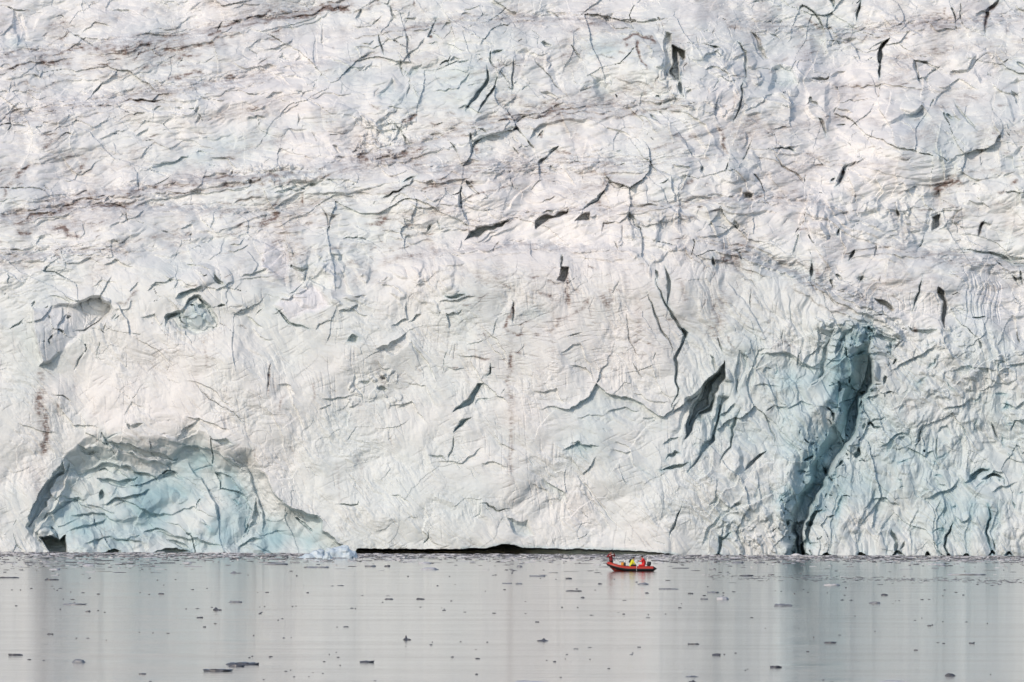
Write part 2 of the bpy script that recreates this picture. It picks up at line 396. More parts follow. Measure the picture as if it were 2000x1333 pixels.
lip([(330, 905), (356, 880), (400, 872), (440, 890), (480, 925)], 12, 16); lip([(190, 985), (240, 968), (300, 948)], 12, 14)
lip([(560, 985), (590, 1000), (630, 1012)], 9, 14); lip([(270, 1040), (310, 1032), (340, 1045)], 9, 12); lip([(130, 1040), (200, 1020), (215, 1010)], 9, 12)
poly([(78, 1052), (92, 1068), (99, 1090), (130, 1090), (131, 1046), (117, 1058), (104, 1050)], 90, 3)
block(94, 1046, 17, 13, 16, 20); block(165, 1050, 30, 28, 11, 20); block(250, 1058, 52, 20, 10, -6); block(240, 925, 34, 22, 8, 20)
block(285, 965, 40, 52, 9, 30); block(440, 1010, 40, 60, 10, 10); block(240, 1010, 28, 12, 7, 5); block(150, 950, 28, 20, 9, 40)
block(100, 985, 32, 17, 9, -30); block(395, 1040, 24, 42, 9, 8); block(500, 1060, 22, 15, 7, 0)

# ---- undercut along the waterline
ue = interp(U, [(686, 1092), (698, 1071.5), (760, 1072.5), (880, 1073), (950, 1071), (985, 1063), (1000, 1064), (1020, 1070), (1060, 1071.5), (1160, 1073.5), (1250, 1076.5), (1318, 1083), (1335, 1092)], 0)
uk = np.clip((V - ue + 1.8 * gn(U / 26, U * 0, 3) + 0.8 * gn(U / 7, U * 0, 4)) / 3.2, 0, 1) * ((U > 686) & (U < 1335))
REC += uk * interp(U, [(686, 60), (740, 240), (985, 240), (1040, 90), (1120, 45), (1300, 18), (1335, 6)], 0)
BLUE += 0.5 * sst(-8, 0, V - ue) * ((U > 900) & (U < 1330))
# small dark notches where the sea has eaten in
for x in (1405, 1552, 1568, 1748, 1852, 1886, 1932, 1440, 1620, 1680, 1810, 1970, 30, 165, 440, 520):
    s_ = random.Random(x).uniform(1, 3)
    crack([(x - 6 * s_, 1089), (x, 1084 - s_), (x + 6 * s_, 1090)], 2.2, 30)

gulm = np.exp(-(pdist(U, V, [(1700, 668), (1688, 735), (1662, 815), (1632, 880), (1597, 925), (1576, 985), (1563, 1040), (1560, 1100)])[0] / 55) ** 2)
fracture(58, 68, 1.9, 8, 0.22, 840, gulm, 4, 18, 0.25, 0.3); fracture(26, 60, 1.6, 3, 0.2, 860, gulm, 2, 8)
# ---- great gully, right
_0 = lambda *a, **k: None
_0([(1548, 1100), (1552, 1010), (1572, 950), (1600, 900), (1640, 840), (1668, 780), (1684, 700), (1700, 664), (1722, 700), (1706, 755), (1682, 812), (1660, 858), (1646, 900), (1600, 935), (1588, 1000), (1580, 1100)], 4, 6, gu=0.0)
G = [(1702, 668), (1690, 735), (1664, 815), (1634, 880), (1600, 925), (1578, 985), (1566, 1040), (1562, 1100)]
s = win(G, 140); d, t, sd = pdist(WU[s], WV[s], G)
x = -d * np.where(sd == 0, 1, sd) + 8 * tri(U[s], V[s], 46, 841) + 4 * tri(U[s], V[s], 19, 842)
wv_ = np.clip(1.9 - 1.35 * t, 0.55, 1.25) * (1 + 0.45 * gn(t * 5.0, t * 0 + 3, 843)) * np.clip(0.55 + t * 1.5, 0, 1.15)
prof = np.interp((x / wv_).ravel(), [-66, -40, -22, -15, -8, 7, 11, 14], [0, 0.08, 0.24, 0.76, 1.0, 1.0, 0.25, 0]).reshape(x.shape)
REC[s] += (86 * prof - 12 * np.exp(-((x / wv_ + 52) / 14) ** 2)) * np.clip((t + 0.02) * 8, 0, 1)
BLUE[s] += 0.5 * np.exp(-((x + 22) / 36) ** 2)  # blue ice, also paints the slate hue of the gully's shadow
REC[s] += prof * (11 * tri(0.8 * U[s] + 0.5 * V[s], -0.5 * U[s] + 0.8 * V[s], 40, 844, 0, 1.6) + 5 * tri(U[s], V[s], 18, 845, 60, 1.6))
crack([(1402, 728), (1374, 768), (1350, 832)], 6, 34); crack([(1388, 772), (1364, 822)], 3, 20)
crack([(1702, 690), (1694, 745), (1672, 800), (1655, 850), (1645, 885)], 9, 34); crack([(1585, 1062), (1583, 1035), (1598, 1000), (1606, 996)], 5, 30)
crack([(1558, 1090), (1554, 1050), (1552, 1010)], 3.4, 26); crack([(1563, 1090), (1572, 1065), (1580, 1050)], 5, 34)
lump(1612, 905, 15, 20, 18, 20); lump(1642, 830, 8, 26, 16, 22); lump(1598, 975, 7, 30, 12, 8); lump(1712, 720, 9, 22, 14, -10)
# slot in the middle right
poly([(1414, 710), (1394, 726), (1366, 756), (1348, 795), (1336, 856), (1354, 842), (1377, 802), (1398, 767), (1416, 738)], 66, 3)
poly([(1345, 770), (1372, 750), (1356, 780), (1338, 830), (1310, 890), (1300, 880), (1322, 830)], 14, 9, gu=0.5)
lip([(1300, 812), (1330, 796), (1372, 752), (1408, 716)], 16, 13); lump(1420, 735, 11, 12, 10); block(1432, 900, 18, 34, 11, 5); lump(1390, 740, 8, 9, 7)
# box-cut slot high up and other dark openings
poly([(1296, 62), (1309, 66), (1310, 122), (1316, 152), (1296, 146)], 26, 3, gu=0.9)
poly([(1309, 90), (1322, 92), (1336, 100), (1339, 112), (1333, 120), (1326, 112), (1325, 160), (1315, 158), (1309, 140)], 70, 2.5)
crack([(1326, 150), (1328, 170), (1338, 188)], 4, 34); lump(1322, 112, 4, 14, 40)
poly([(1736, 71), (1722, 84), (1712, 104), (1712, 124), (1721, 128), (1722, 100), (1732, 84)], 60, 2); crack([(1716, 120), (1718, 140), (1722, 160)], 3, 34)
lip([(1698, 95), (1712, 84), (1738, 72)], 10, 8)
poly([(1100, 519), (1115, 524), (1112, 538), (1101, 554), (1088, 549), (1096, 536)], 50, 2); crack([(1101, 500), (1099, 524)], 2.2, 20)
poly([(1816, 454), (1820, 424), (1838, 422), (1828, 446)], 44, 2.5)
poly([(1710, 586), (1724, 592), (1742, 608), (1738, 612), (1716, 602)], 34, 2.5)
poly([(1836, 560), (1846, 576), (1845, 620), (1842, 640), (1836, 622), (1840, 596), (1832, 576)], 40, 2.2)
poly([(908, 472), (918, 452), (930, 444), (968, 436), (994, 428), (978, 442), (948, 452), (926, 462)], 44, 2.5, blue=.3)
poly([(1043, 452), (1046, 432), (1058, 426), (1076, 424), (1086, 410), (1112, 406), (1106, 414), (1086, 424), (1066, 438)], 44, 2.5)
poly([(1124, 432), (1134, 420), (1152, 416), (1146, 432)], 34, 2.5)
poly([(1448, 374), (1472, 378), (1470, 388), (1456, 386)], 34, 3); poly([(1376, 78), (1392, 88), (1412, 92), (1396, 97)], 26, 3, blue=.4)
poly([(936, 756), (944, 760), (926, 786), (888, 812), (904, 784)], 24, 2.5, blue=.5); poly([(888, 846), (902, 826), (918, 820), (904, 838)], 22, 2.5, blue=.5)
poly([(60, 600), (62, 640), (74, 690), (76, 716), (102, 712), (128, 688), (160, 650), (226, 614), (222, 600), (204, 580), (178, 580), (140, 592), (98, 606)], 14, 5, gu=0.55, gv=-0.2, cool=0.5)  # face turned from the sun; the cool grey paints in its shade
fracture(40, 60, 1.6, 4, 0.2, 880, np.exp(-((U - 130) / 75) ** 2 - ((V - 640) / 50) ** 2), 2.4, 12)
fracture(44, 30, 1.4, 7, 0.25, 890, np.exp(-((U - 390) / 70) ** 2 - ((V - 590) / 55) ** 2), 3.4, 16)
lump(200, 594, 26, 14, 14, 10); crack([(140, 650), (170, 640), (222, 614)], 3, 12); crack([(60, 600), (66, 590), (58, 592)], 2, 10)
# crown and ringed hollow, left centre
lump(392, 545, 40, 24, 16, -10, 0.7); lump(440, 545, 14, 26, 8, -30)
lip([(345, 582), (364, 574), (385, 568), (400, 560)], 20, 8, blue=.5)
poly([(328, 620), (336, 608), (362, 600), (372, 586), (392, 582), (416, 596), (428, 625), (424, 640), (400, 652), (376, 654), (346, 642)], 16, 5, blue=0.5, bsoft=22)
for bx, by, br in ((372, 612, 15), (392, 608, 14), (385, 630, 16), (408, 624, 12), (360, 632, 10)): block(bx, by, br, br * 0.9, 11, bx * 13)
crack([(330, 632), (332, 616), (352, 612)], 5, 18); crack([(362, 604), (374, 588), (394, 584), (414, 598)], 3, 14)
crack([(420, 540), (428, 552), (440, 560)], 4, 24); crack([(538, 606), (560, 622), (602, 640)], 2.4, 16, blue=.2)
poly([(530, 600), (562, 582), (600, 545), (622, 560), (648, 602), (600, 610), (560, 622)], 4, 8, gu=0.22, cool=1.0); poly([(500, 520), (520, 470), (556, 480), (570, 510), (560, 560)], 3, 8, gu=0.35, cool=.8)
crack([(566, 514), (592, 520), (606, 518)], 3, 16)
# serac tower, dome and blocks, upper right
poly([(1584, 62), (1604, 90), (1622, 140), (1618, 160), (1560, 170), (1500, 150), (1520, 126), (1556, 90)], -20, 26, gu=0.15, cool=.5)
poly([(1506, 134), (1530, 124), (1556, 140), (1566, 168), (1548, 176), (1520, 180), (1500, 182)], 22, 9, blue=0.45, bsoft=18)
poly([(1584, 160), (1600, 152), (1618, 150), (1616, 156), (1592, 160)], 24, 2)
poly([(1576, 180), (1620, 160), (1624, 220), (1618, 262), (1590, 235), (1575, 210)], -12, 7); crack([(1600, 235), (1608, 250), (1612, 268)], 3, 16)
block(1520, 215, 46, 26, 10, 10); lump(1550, 180, 14, 10, 10)
poly([(1720, 240), (1760, 224), (1800, 212), (1822, 235), (1800, 262), (1760, 262), (1716, 258)], 12, 9, gv=-0.35, cool=.6, blue=.25)
lump(1782, 210, 22, 13, 14); lip([(1762, 226), (1784, 222), (1798, 208), (1815, 226)], 12, 9)
lump(1800, 310, 120, 80, 16, 0, 1.2); lump(1560, 340, 70, 60, 8, 0, 1.2); lump(662, 232, 36, 30, 18, 0, .6); lump(1250, 120, 45, 60, 16, 0, .7)
block(1700, 400, 18, 18, 11, 30); block(1672, 402, 18, 14, 9, 60); block(1740, 420, 22, 30, 11, 12); block(1800, 410, 18, 45, 12, 10); block(1850, 410, 16, 40, 11, 14); block(1700, 445, 32, 15, 11, -8)
poly([(1958, 300), (2000, 284), (2002, 350), (1956, 336)], 12, 8, gu=.3, blue=.3, bsoft=20); poly([(1640, 366), (1632, 352), (1650, 322), (1672, 310), (1660, 340)], 18, 4, cool=.5)
# broad hollows with a bluish floor
poly([(290, 345), (286, 328), (330, 300), (372, 262), (420, 248), (520, 208), (600, 215), (700, 205), (690, 260), (560, 285), (520, 330), (420, 350)], 9, 40, blue=.42, bsoft=45)
lip([(470, 236), (492, 226), (516, 232)], 9, 8, blue=.4); lip([(478, 220), (508, 212), (520, 205)], 7, 6, blue=.3); lip([(300, 322), (340, 318), (372, 312)], 9, 14, blue=.2)
poly([(700, 150), (720, 140), (800, 100), (900, 105), (960, 120), (930, 220), (860, 250), (740, 215)], 6, 30, blue=.28, bsoft=40)
poly([(728, 192), (752, 172), (772, 150), (782, 165), (772, 182), (745, 196)], 12, 6, blue=.3); poly([(796, 146), (806, 130), (822, 122), (818, 142), (806, 150)], 14, 5, blue=.3)
poly([(1148, 146), (1172, 158), (1200, 184), (1204, 196), (1180, 200), (1160, 180)], 15, 8, blue=.15)
lump(755, 180, 40, 34, 8, -30); lump(830, 118, 26, 16, 9); lump(730, 220, 44, 18, 9, -10)
poly([(430, 380), (560, 330), (620, 330), (560, 360), (470, 356)], 8, 10, blue=.3)
poly([(988, 1014), (1012, 1020), (1036, 1012), (1046, 1046), (1020, 1050), (1002, 1040)], 13, 6, blue=.3)

# ---- named crack lines
CR = [ # points, half width, depth
 ([(1285, 545), (1300, 580), (1325, 630), (1340, 655), (1324, 690), (1318, 740), (1330, 765), (1312, 795)], 2.6, 22),
 ([(1262, 565), (1280, 610), (1300, 650), (1314, 692)], 1.8, 14), ([(1305, 520), (1312, 555), (1309, 592)], 3, 22), ([(1334, 640), (1342, 662)], 5, 22),
 ([(1284, 528), (1290, 545)], 3, 16), ([(870, 578), (905, 574)], 3.4, 16), ([(993, 590), (1003, 630)], 1.6, 12), ([(682, 672), (700, 660)], 4, 18),
 ([(953, 712), (955, 732), (950, 742)], 2, 16), ([(890, 850), (880, 880), (873, 905)], 1.8, 9), ([(840, 890), (873, 903)], 1.6, 8), ([(741, 740), (760, 735)], 2.5, 10), ([(700, 748), (720, 752)], 3, 10),
 ([(735, 765), (757, 758)], 3.5, 14), ([(745, 388), (765, 378), (796, 365)], 2.2, 20), ([(788, 353), (816, 345)], 2.6, 16), ([(850, 42), (844, 60), (838, 70), (850, 72)], 2.4, 18), ([(862, 62), (882, 48)], 4.5, 14),
 ([(742, 65), (745, 85), (755, 108)], 2, 20), ([(762, 12), (772, 36)], 2, 14), ([(895, 37), (912, 32), (930, 36)], 2, 10), ([(780, 112), (795, 148)], 1.8, 12), ([(805, 150), (797, 190)], 1.8, 11),
 ([(955, 106), (978, 100)], 3, 18), ([(952, 132), (942, 165), (926, 190), (914, 216)], 3, 30), ([(965, 150), (958, 178), (942, 200), (934, 216)], 2.6, 24), ([(960, 120), (985, 150), (1000, 170)], 1.4, 8), ([(1002, 112), (1004, 160), (998, 190)], 1.8, 13),
 ([(1030, 100), (1060, 130), (1090, 165), (1116, 196)], 1.5, 8), ([(1052, 90), (1074, 84)], 2.4, 18), ([(1060, 178), (1080, 184), (1092, 197)], 4, 12), ([(895, 125), (912, 118)], 2, 8),
 ([(1445, 75), (1450, 110), (1456, 160)], 2, 20), ([(1452, 160), (1448, 195), (1440, 236)], 2.3, 20), ([(1466, 60), (1482, 85), (1500, 112)], 4, 12), ([(1508, 64), (1526, 86)], 1.8, 8),
 ([(1682, 0), (1675, 20), (1676, 36)], 2.2, 26), ([(1622, -5), (1628, 16)], 2.4, 22), ([(1948, -8), (1932, 25), (1925, 60)], 3.4, 20), ([(1620, 181), (1650, 173), (1700, 172), (1740, 168), (1800, 175), (1832, 165)], 1.5, 8), ([(1630, 205), (1670, 197), (1712, 190)], 1.3, 7),
 ([(1870, 195), (1886, 222), (1905, 252)], 2, 14), ([(1850, 222), (1866, 230)], 3.5, 18), ([(1855, 158), (1900, 130), (1942, 98)], 1.3, 6), ([(1513, 297), (1524, 289), (1540, 290), (1553, 300)], 1.2, 14),
 ([(1520, 302), (1540, 330), (1556, 346), (1569, 368)], 1.8, 12), ([(1650, 322), (1644, 348), (1632, 366)], 3, 16), ([(1620, 353), (1629, 343)], 2.4, 16), ([(1750, 408), (1754, 430)], 3, 24), ([(1910, 455), (1914, 440), (1920, 428)], 3.4, 18),
 ([(1960, 372), (2010, 378)], 2, 12), ([(1978, 180), (1990, 205)], 4, 14), ([(1984, 120), (2005, 135)], 4, 14), ([(1640, 462), (1646, 445)], 3, 20), ([(1580, 545), (1584, 518)], 4, 26), ([(1658, 507), (1669, 488)], 4, 24), ([(1672, 540), (1688, 545)], 4, 16),
 ([(1803, 538), (1796, 570), (1782, 615)], 1.8, 18), ([(1886, 489), (1930, 500), (1960, 510), (2010, 516)], 4, 18), ([(1995, 525), (1998, 562)], 1.8, 14), ([(1628, 640), (1612, 690), (1600, 742), (1588, 752)], 4, 12), ([(1648, 652), (1632, 690)], 4, 12),
 ([(1390, 500), (1396, 524)], 3.4, 20), ([(1440, 490), (1452, 512)], 3, 16), ([(1450, 690), (1440, 735), (1436, 770)], 3, 10), ([(1410, 770), (1398, 830), (1372, 880), (1344, 925)], 3.4, 16), ([(1450, 800), (1432, 835), (1424, 872), (1405, 905)], 3, 13), ([(1480, 790), (1500, 820), (1508, 870)], 1.6, 8),
 ([(1290, 916), (1330, 912), (1346, 905)], 3, 20, .5), ([(1300, 897), (1318, 880), (1326, 884)], 3, 18), ([(1455, 924), (1470, 903), (1492, 884)], 3, 22, .3), ([(1304, 1048), (1320, 1015), (1336, 985)], 1.7, 14), ([(1405, 1090), (1408, 1050), (1432, 1045)], 2.6, 20),
 ([(1746, 1092), (1748, 1060), (1745, 1035)], 2.6, 20), ([(1756, 1080), (1768, 1062)], 2.4, 12), ([(1851, 1092), (1848, 1050), (1858, 1022)], 2.2, 22), ([(1932, 1092), (1928, 1040), (1930, 988)], 1.7, 16, .5), ([(1938, 1060), (1942, 1080)], 1.6, 12),
 ([(1890, 946), (1906, 926), (1936, 914)], 3.6, 24, .6), ([(1918, 936), (1940, 928), (1964, 934)], 3, 24), ([(1632, 930), (1640, 900)], 1.6, 7), ([(1790, 870), (1802, 852), (1800, 830)], 2.2, 12), ([(1806, 878), (1812, 876)], 3, 16), ([(1832, 840), (1834, 900)], 1.3, 9),
 ([(1755, 860), (1770, 852)], 3, 11), ([(1940, 830), (1944, 862)], 2, 12), ([(1760, 660), (1744, 690)], 2.5, 10), ([(940, 992), (952, 989), (975, 1000), (1000, 998)], 1.8, 12), ([(656, 992), (695, 990), (699, 980)], 1.8, 11), ([(826, 1058), (837, 1048), (839, 1034)], 1.5, 9), ([(930, 1016), (940, 1012), (941, 992)], 1.3, 6),
 ([(1116, 921), (1150, 962), (1180, 1000), (1212, 1032)], 2.4, 4), ([(370, 742), (400, 770), (440, 800), (490, 835)], 1.1, 7), ([(528, 705), (526, 735), (522, 770)], 2, 7), ([(145, 727), (165, 690)], 1.6, 9), ([(246, 826), (254, 838), (280, 830)], 3.5, 14), ([(100, 767), (120, 770), (141, 786)], 1.4, 9),
 ([(240, 203), (275, 197), (300, 198), (332, 199)], 1.9, 12), ([(22, 224), (47, 214)], 2, 10), ([(35, 233), (62, 234)], 1.3, 8), ([(258, 224), (283, 223)], 1.4, 9), ([(297, 221), (318, 210)], 1.8, 10), ([(346, 210), (362, 211)], 1.6, 9), ([(376, 224), (388, 211)], 3, 10), ([(380, 241), (387, 226)], 1.8, 9),
 ([(560, 95), (545, 110)], 1.3, 5), ([(585, 217), (582, 248)], 1.4, 10), ([(486, 356), (498, 360)], 3.5, 14), ([(448, 348), (461, 330)], 2.4, 12), ([(606, 360), (618, 356)], 3, 14), ([(620, 400), (634, 420), (642, 452)], 1.5, 8), ([(120, 262), (138, 258), (154, 267)], 1.6, 9), ([(145, 384), (160, 370), (172, 366)], 1.4, 8),
 ([(170, 405), (200, 398), (236, 402), (254, 412)], 1.8, 11), ([(240, 412), (250, 432)], 1.6, 11), ([(290, 382), (330, 375), (384, 372)], 1.6, 8), ([(618, 45), (626, 75), (627, 96)], 1.6, 9), ([(218, 14), (240, 22), (256, 18)], 1.8, 9), ([(600, 5), (612, 20)], 1.4, 7),
 ([(832, 458), (842, 440)], 3, 14), ([(1177, 460), (1180, 442), (1202, 435)], 1.8, 12), ([(962, 492), (980, 467)], 1.9, 12), ([(1020, 418), (1036, 411)], 2, 12), ([(1056, 396), (1086, 380)], 1.4, 9), ([(1198, 470), (1212, 492)], 1.4, 8), ([(1215, 465), (1216, 440)], 1.2, 6),
 ([(900, 330), (960, 331), (1002, 336)], 1.3, 7), ([(1035, 343), (1088, 334)], 1.2, 6), ([(1290, 362), (1304, 350)], 1.6, 9), ([(1222, 404), (1250, 402), (1290, 400)], 1.8, 10), ([(1105, 665), (1132, 655)], 1.6, 9), ([(1225, 605), (1230, 660), (1250, 700)], 1.3, 7), ([(1236, 700), (1256, 740)], 1.2, 7),
 ([(785, 260), (800, 282), (796, 292)], 2.6, 13), ([(775, 245), (790, 262)], 2, 10), ([(735, 290), (765, 282)], 1.5, 8), ([(650, 285), (668, 300)], 2.5, 12), ([(705, 318), (722, 312)], 1.8, 8), ([(1000, 260), (1012, 275)], 1.8, 8), ([(1045, 268), (1058, 258), (1062, 272)], 2, 9),
 ([(1345, 180), (1350, 175)], 3, 12), ([(1176, 28), (1196, 50)], 4, 9), ([(1280, 30), (1288, 38)], 2.5, 11), ([(30, 22), (36, 60), (34, 80)], 7, 7), ([(18, 640), (45, 620)], 2, 10), ([(200, 650), (212, 630)], 1.5, 6), ([(688, 725), (700, 760), (712, 790)], 1.8, 5),
 ([(1680, 640), (1700, 650), (1712, 640)], 3, 14), ([(1700, 662), (1722, 656), (1742, 668), (1734, 690)], 4, 16), ([(1655, 700), (1690, 685)], 3, 12, .9), ([(1600, 560), (1622, 580), (1640, 600)], 2, 8), ([(1462, 560), (1470, 620)], 1.2, 6), ([(1535, 690), (1532, 640)], 1.2, 7), ([(1400, 655), (1412, 700)], 1.8, 9), ([(1384, 700), (1392, 724)], 2.5, 10),
 ([(1570, 870), (1590, 860)], 3, 10), ([(1495, 800), (1512, 790)], 2, 8), ([(1430, 990), (1452, 985)], 3, 9), ([(1380, 990), (1400, 970)], 2, 7), ([(1940, 700), (1968, 700)], 3, 10), ([(1915, 665), (1920, 685)], 2.6, 12), ([(1700, 830), (1726, 818)], 2, 8), ([(1686, 845), (1690, 830)], 3, 10), ([(1770, 640), (1800, 655), (1826, 645)], 3.5, 16)]
for c in CR: crack(c[0], c[1], c[2], blue=(c[3] if len(c) > 3 else 0.12 if c[2] > 12 else 0))
LP = [([(1040, 802), (1072, 796), (1110, 790), (1148, 776), (1164, 746), (1182, 770), (1205, 776), (1232, 780), (1290, 812), (1312, 800), (1340, 766)], 11, 30, .35),
 ([(735, 674), (770, 660), (806, 644)], 10, 9, 0), ([(936, 756), (980, 774), (998, 792)], 7, 12, .1), ([(1530, 690), (1560, 700), (1600, 720)], 8, 16, .2), ([(1540, 700), (1580, 712), (1612, 706)], 5, 8, 0), ([(1290, 870), (1330, 850)], 7, 12, .2),
 ([(1095, 880), (1130, 862), (1170, 868)], 8, 12, .4), ([(1060, 930), (1095, 960), (1110, 985)], 8, 14, .4), ([(1180, 810), (1220, 800), (1260, 806)], 6, 9, .2), ([(1540, 800), (1565, 784), (1600, 792)], 6, 10, .2), ([(620, 805), (650, 790)], 4, 8, 0),
 ([(900, 690), (940, 700)], 4, 8, 0), ([(290, 560), (330, 545), (346, 530)], 7, 10, .1), ([(690, 800), (680, 830)], 5, 10, .1), ([(1720, 870), (1745, 850), (1780, 840)], 8, 10, .3), ([(1800, 980), (1850, 960), (1880, 940)], 9, 14, .4), ([(1700, 980), (1730, 972), (1758, 984)], 7, 12, .3),
 ([(1630, 760), (1660, 740)], 6, 12, .4), ([(1480, 700), (1520, 692), (1560, 702)], 7, 20, .3), ([(1740, 720), (1790, 700), (1830, 670)], 10, 16, .3), ([(1860, 730), (1900, 715), (1950, 722)], 7, 12, .3), ([(1840, 800), (1880, 790), (1900, 770)], 7, 12, .3),
 ([(1630, 1010), (1645, 960)], 6, 12, .5), ([(1700, 1040), (1706, 985)], 8, 16, .5), ([(1760, 1000), (1765, 1050)], 5, 12, .4), ([(620, 345), (640, 350), (652, 366)], 5, 7, 0), ([(1350, 385), (1400, 390)], 6, 8, 0), ([(1470, 390), (1520, 398)], 5, 8, 0),
 ([(640, 105), (690, 128), (718, 128)], 6, 9, .1), ([(1300, 215), (1345, 222), (1378, 240), (1400, 268)], 9, 10, 0), ([(1240, 196), (1290, 200), (1330, 192)], 8, 12, 0), ([(500, 130), (545, 150), (575, 166)], 5, 7, 0), ([(350, 140), (400, 120), (430, 100)], 4, 7, 0)]
for p, a, L, b in LP: lip(p, a, L, blue=b)
# fluted right flank
for k in range(9):
    x = 1888 + k * 8.5 + 2 * math.sin(k * 2.1)
    crack([(x - 6, 520 + 3 * k), (x + 1, 560), (x, 600), (x - 1, 636 - 2 * (k % 3))], 2.4, 4.5)
    COOL[win([(x, 530), (x, 630)], 6)] += 0.25
for k in range(12):
    x = 1690 + k * 14; crack([(x, 560 + (k % 3) * 8), (x + 4, 600), (x + 2, 625)], 1.3, 1.6)
for k in range(7):
    x = 1630 + k * 52; crack([(x + 10, 960 + (k * 37) % 40), (x, 1020), (x - 3, 1078)], 5, 5, blue=.22)

# ---- small cracks strewn by chance, following the grain of each part of the ice
rnd = random.Random(7)
def strew(n, box, ang, da, ln, wd, dep, dirt=0.0, bl=0.0):
    for _ in range(int(n * 0.3)):
        x = rnd.uniform(box[0], box[2]); y = rnd.uniform(box[1], box[3]); a = R_(rnd.gauss(ang, da * 0.8)); l = rnd.uniform(*ln) * 0.5
        bend = rnd.gauss(0, 0.18)
        p = [(x - l * math.cos(a - bend), y + l * math.sin(a - bend)), (x, y), (x + l * math.cos(a + bend), y - l * math.sin(a + bend))]
        w_ = rnd.uniform(*wd)
        crack(p, w_ * 0.7, 0.5 + rnd.uniform(*dep) * 0.5, bl, 1.5 * dirt * rnd.random())
strew(300, (-30, -10, 900, 500), 13, 12, (10, 46), (0.9, 1.7), (2, 9), 0.35)
strew(240, (650, -10, 2030, 480), 14, 40, (8, 34), (0.9, 1.9), (3, 10), 0.28)
strew(150, (1250, -10, 2030, 480), 4, 12, (10, 40), (0.8, 1.4), (2, 6), 0.3)
strew(160, (850, 180, 1450, 440), 6, 9, (8, 36), (0.9, 1.6), (3, 8), 0.35)
strew(110, (-30, 440, 900, 640), 8, 45, (8, 30), (0.9, 1.7), (3, 9), 0.25)
strew(120, (880, 500, 1340, 780), -5, 14, (8, 40), (0.8, 1.3), (1.5, 5), 0.45)
strew(60, (880, 520, 1620, 800), 68, 16, (14, 50), (0.8, 1.4), (2, 6), 0.2)
strew(90, (1340, 480, 1760, 700), -38, 20, (10, 44), (0.8, 1.6), (2, 7), 0.2)
strew(120, (0, 640, 900, 1060), -30, 35, (8, 40), (0.9, 1.6), (1.5, 4.5), 0.06)
strew(60, (880, 800, 1320, 1060), -45, 25, (12, 50), (0.9, 1.8), (1.5, 5), 0.0, 0.1)
strew(130, (1720, 650, 2030, 1075), 35, 50, (6, 26), (1.2, 3.2), (3, 11), 0, 0.3)
strew(70, (1340, 700, 1640, 1075), 62, 25, (10, 50), (1.0, 2.6), (3, 10), 0, 0.2)
strew(36, (150, 850, 600, 1070), 10, 50, (8, 40), (1.2, 3.0), (3, 9), 0, 0.3)
strew(90, (690, 225, 830, 330), 30, 60, (5, 18), (1.2, 2.6), (3, 9), 0.25)
strew(70, (440, 290, 720, 370), 30, 50, (5, 20), (1.0, 2.2), (3, 8), 0.15)
strew(60, (1270, 40, 1480, 230), 80, 25, (8, 40), (1.0, 2.2), (3, 11), 0.2)
strew(40, (1550, 620, 1760, 700), 30, 60, (6, 18), (1.4, 2.6), (4, 10), 0.1, .2)
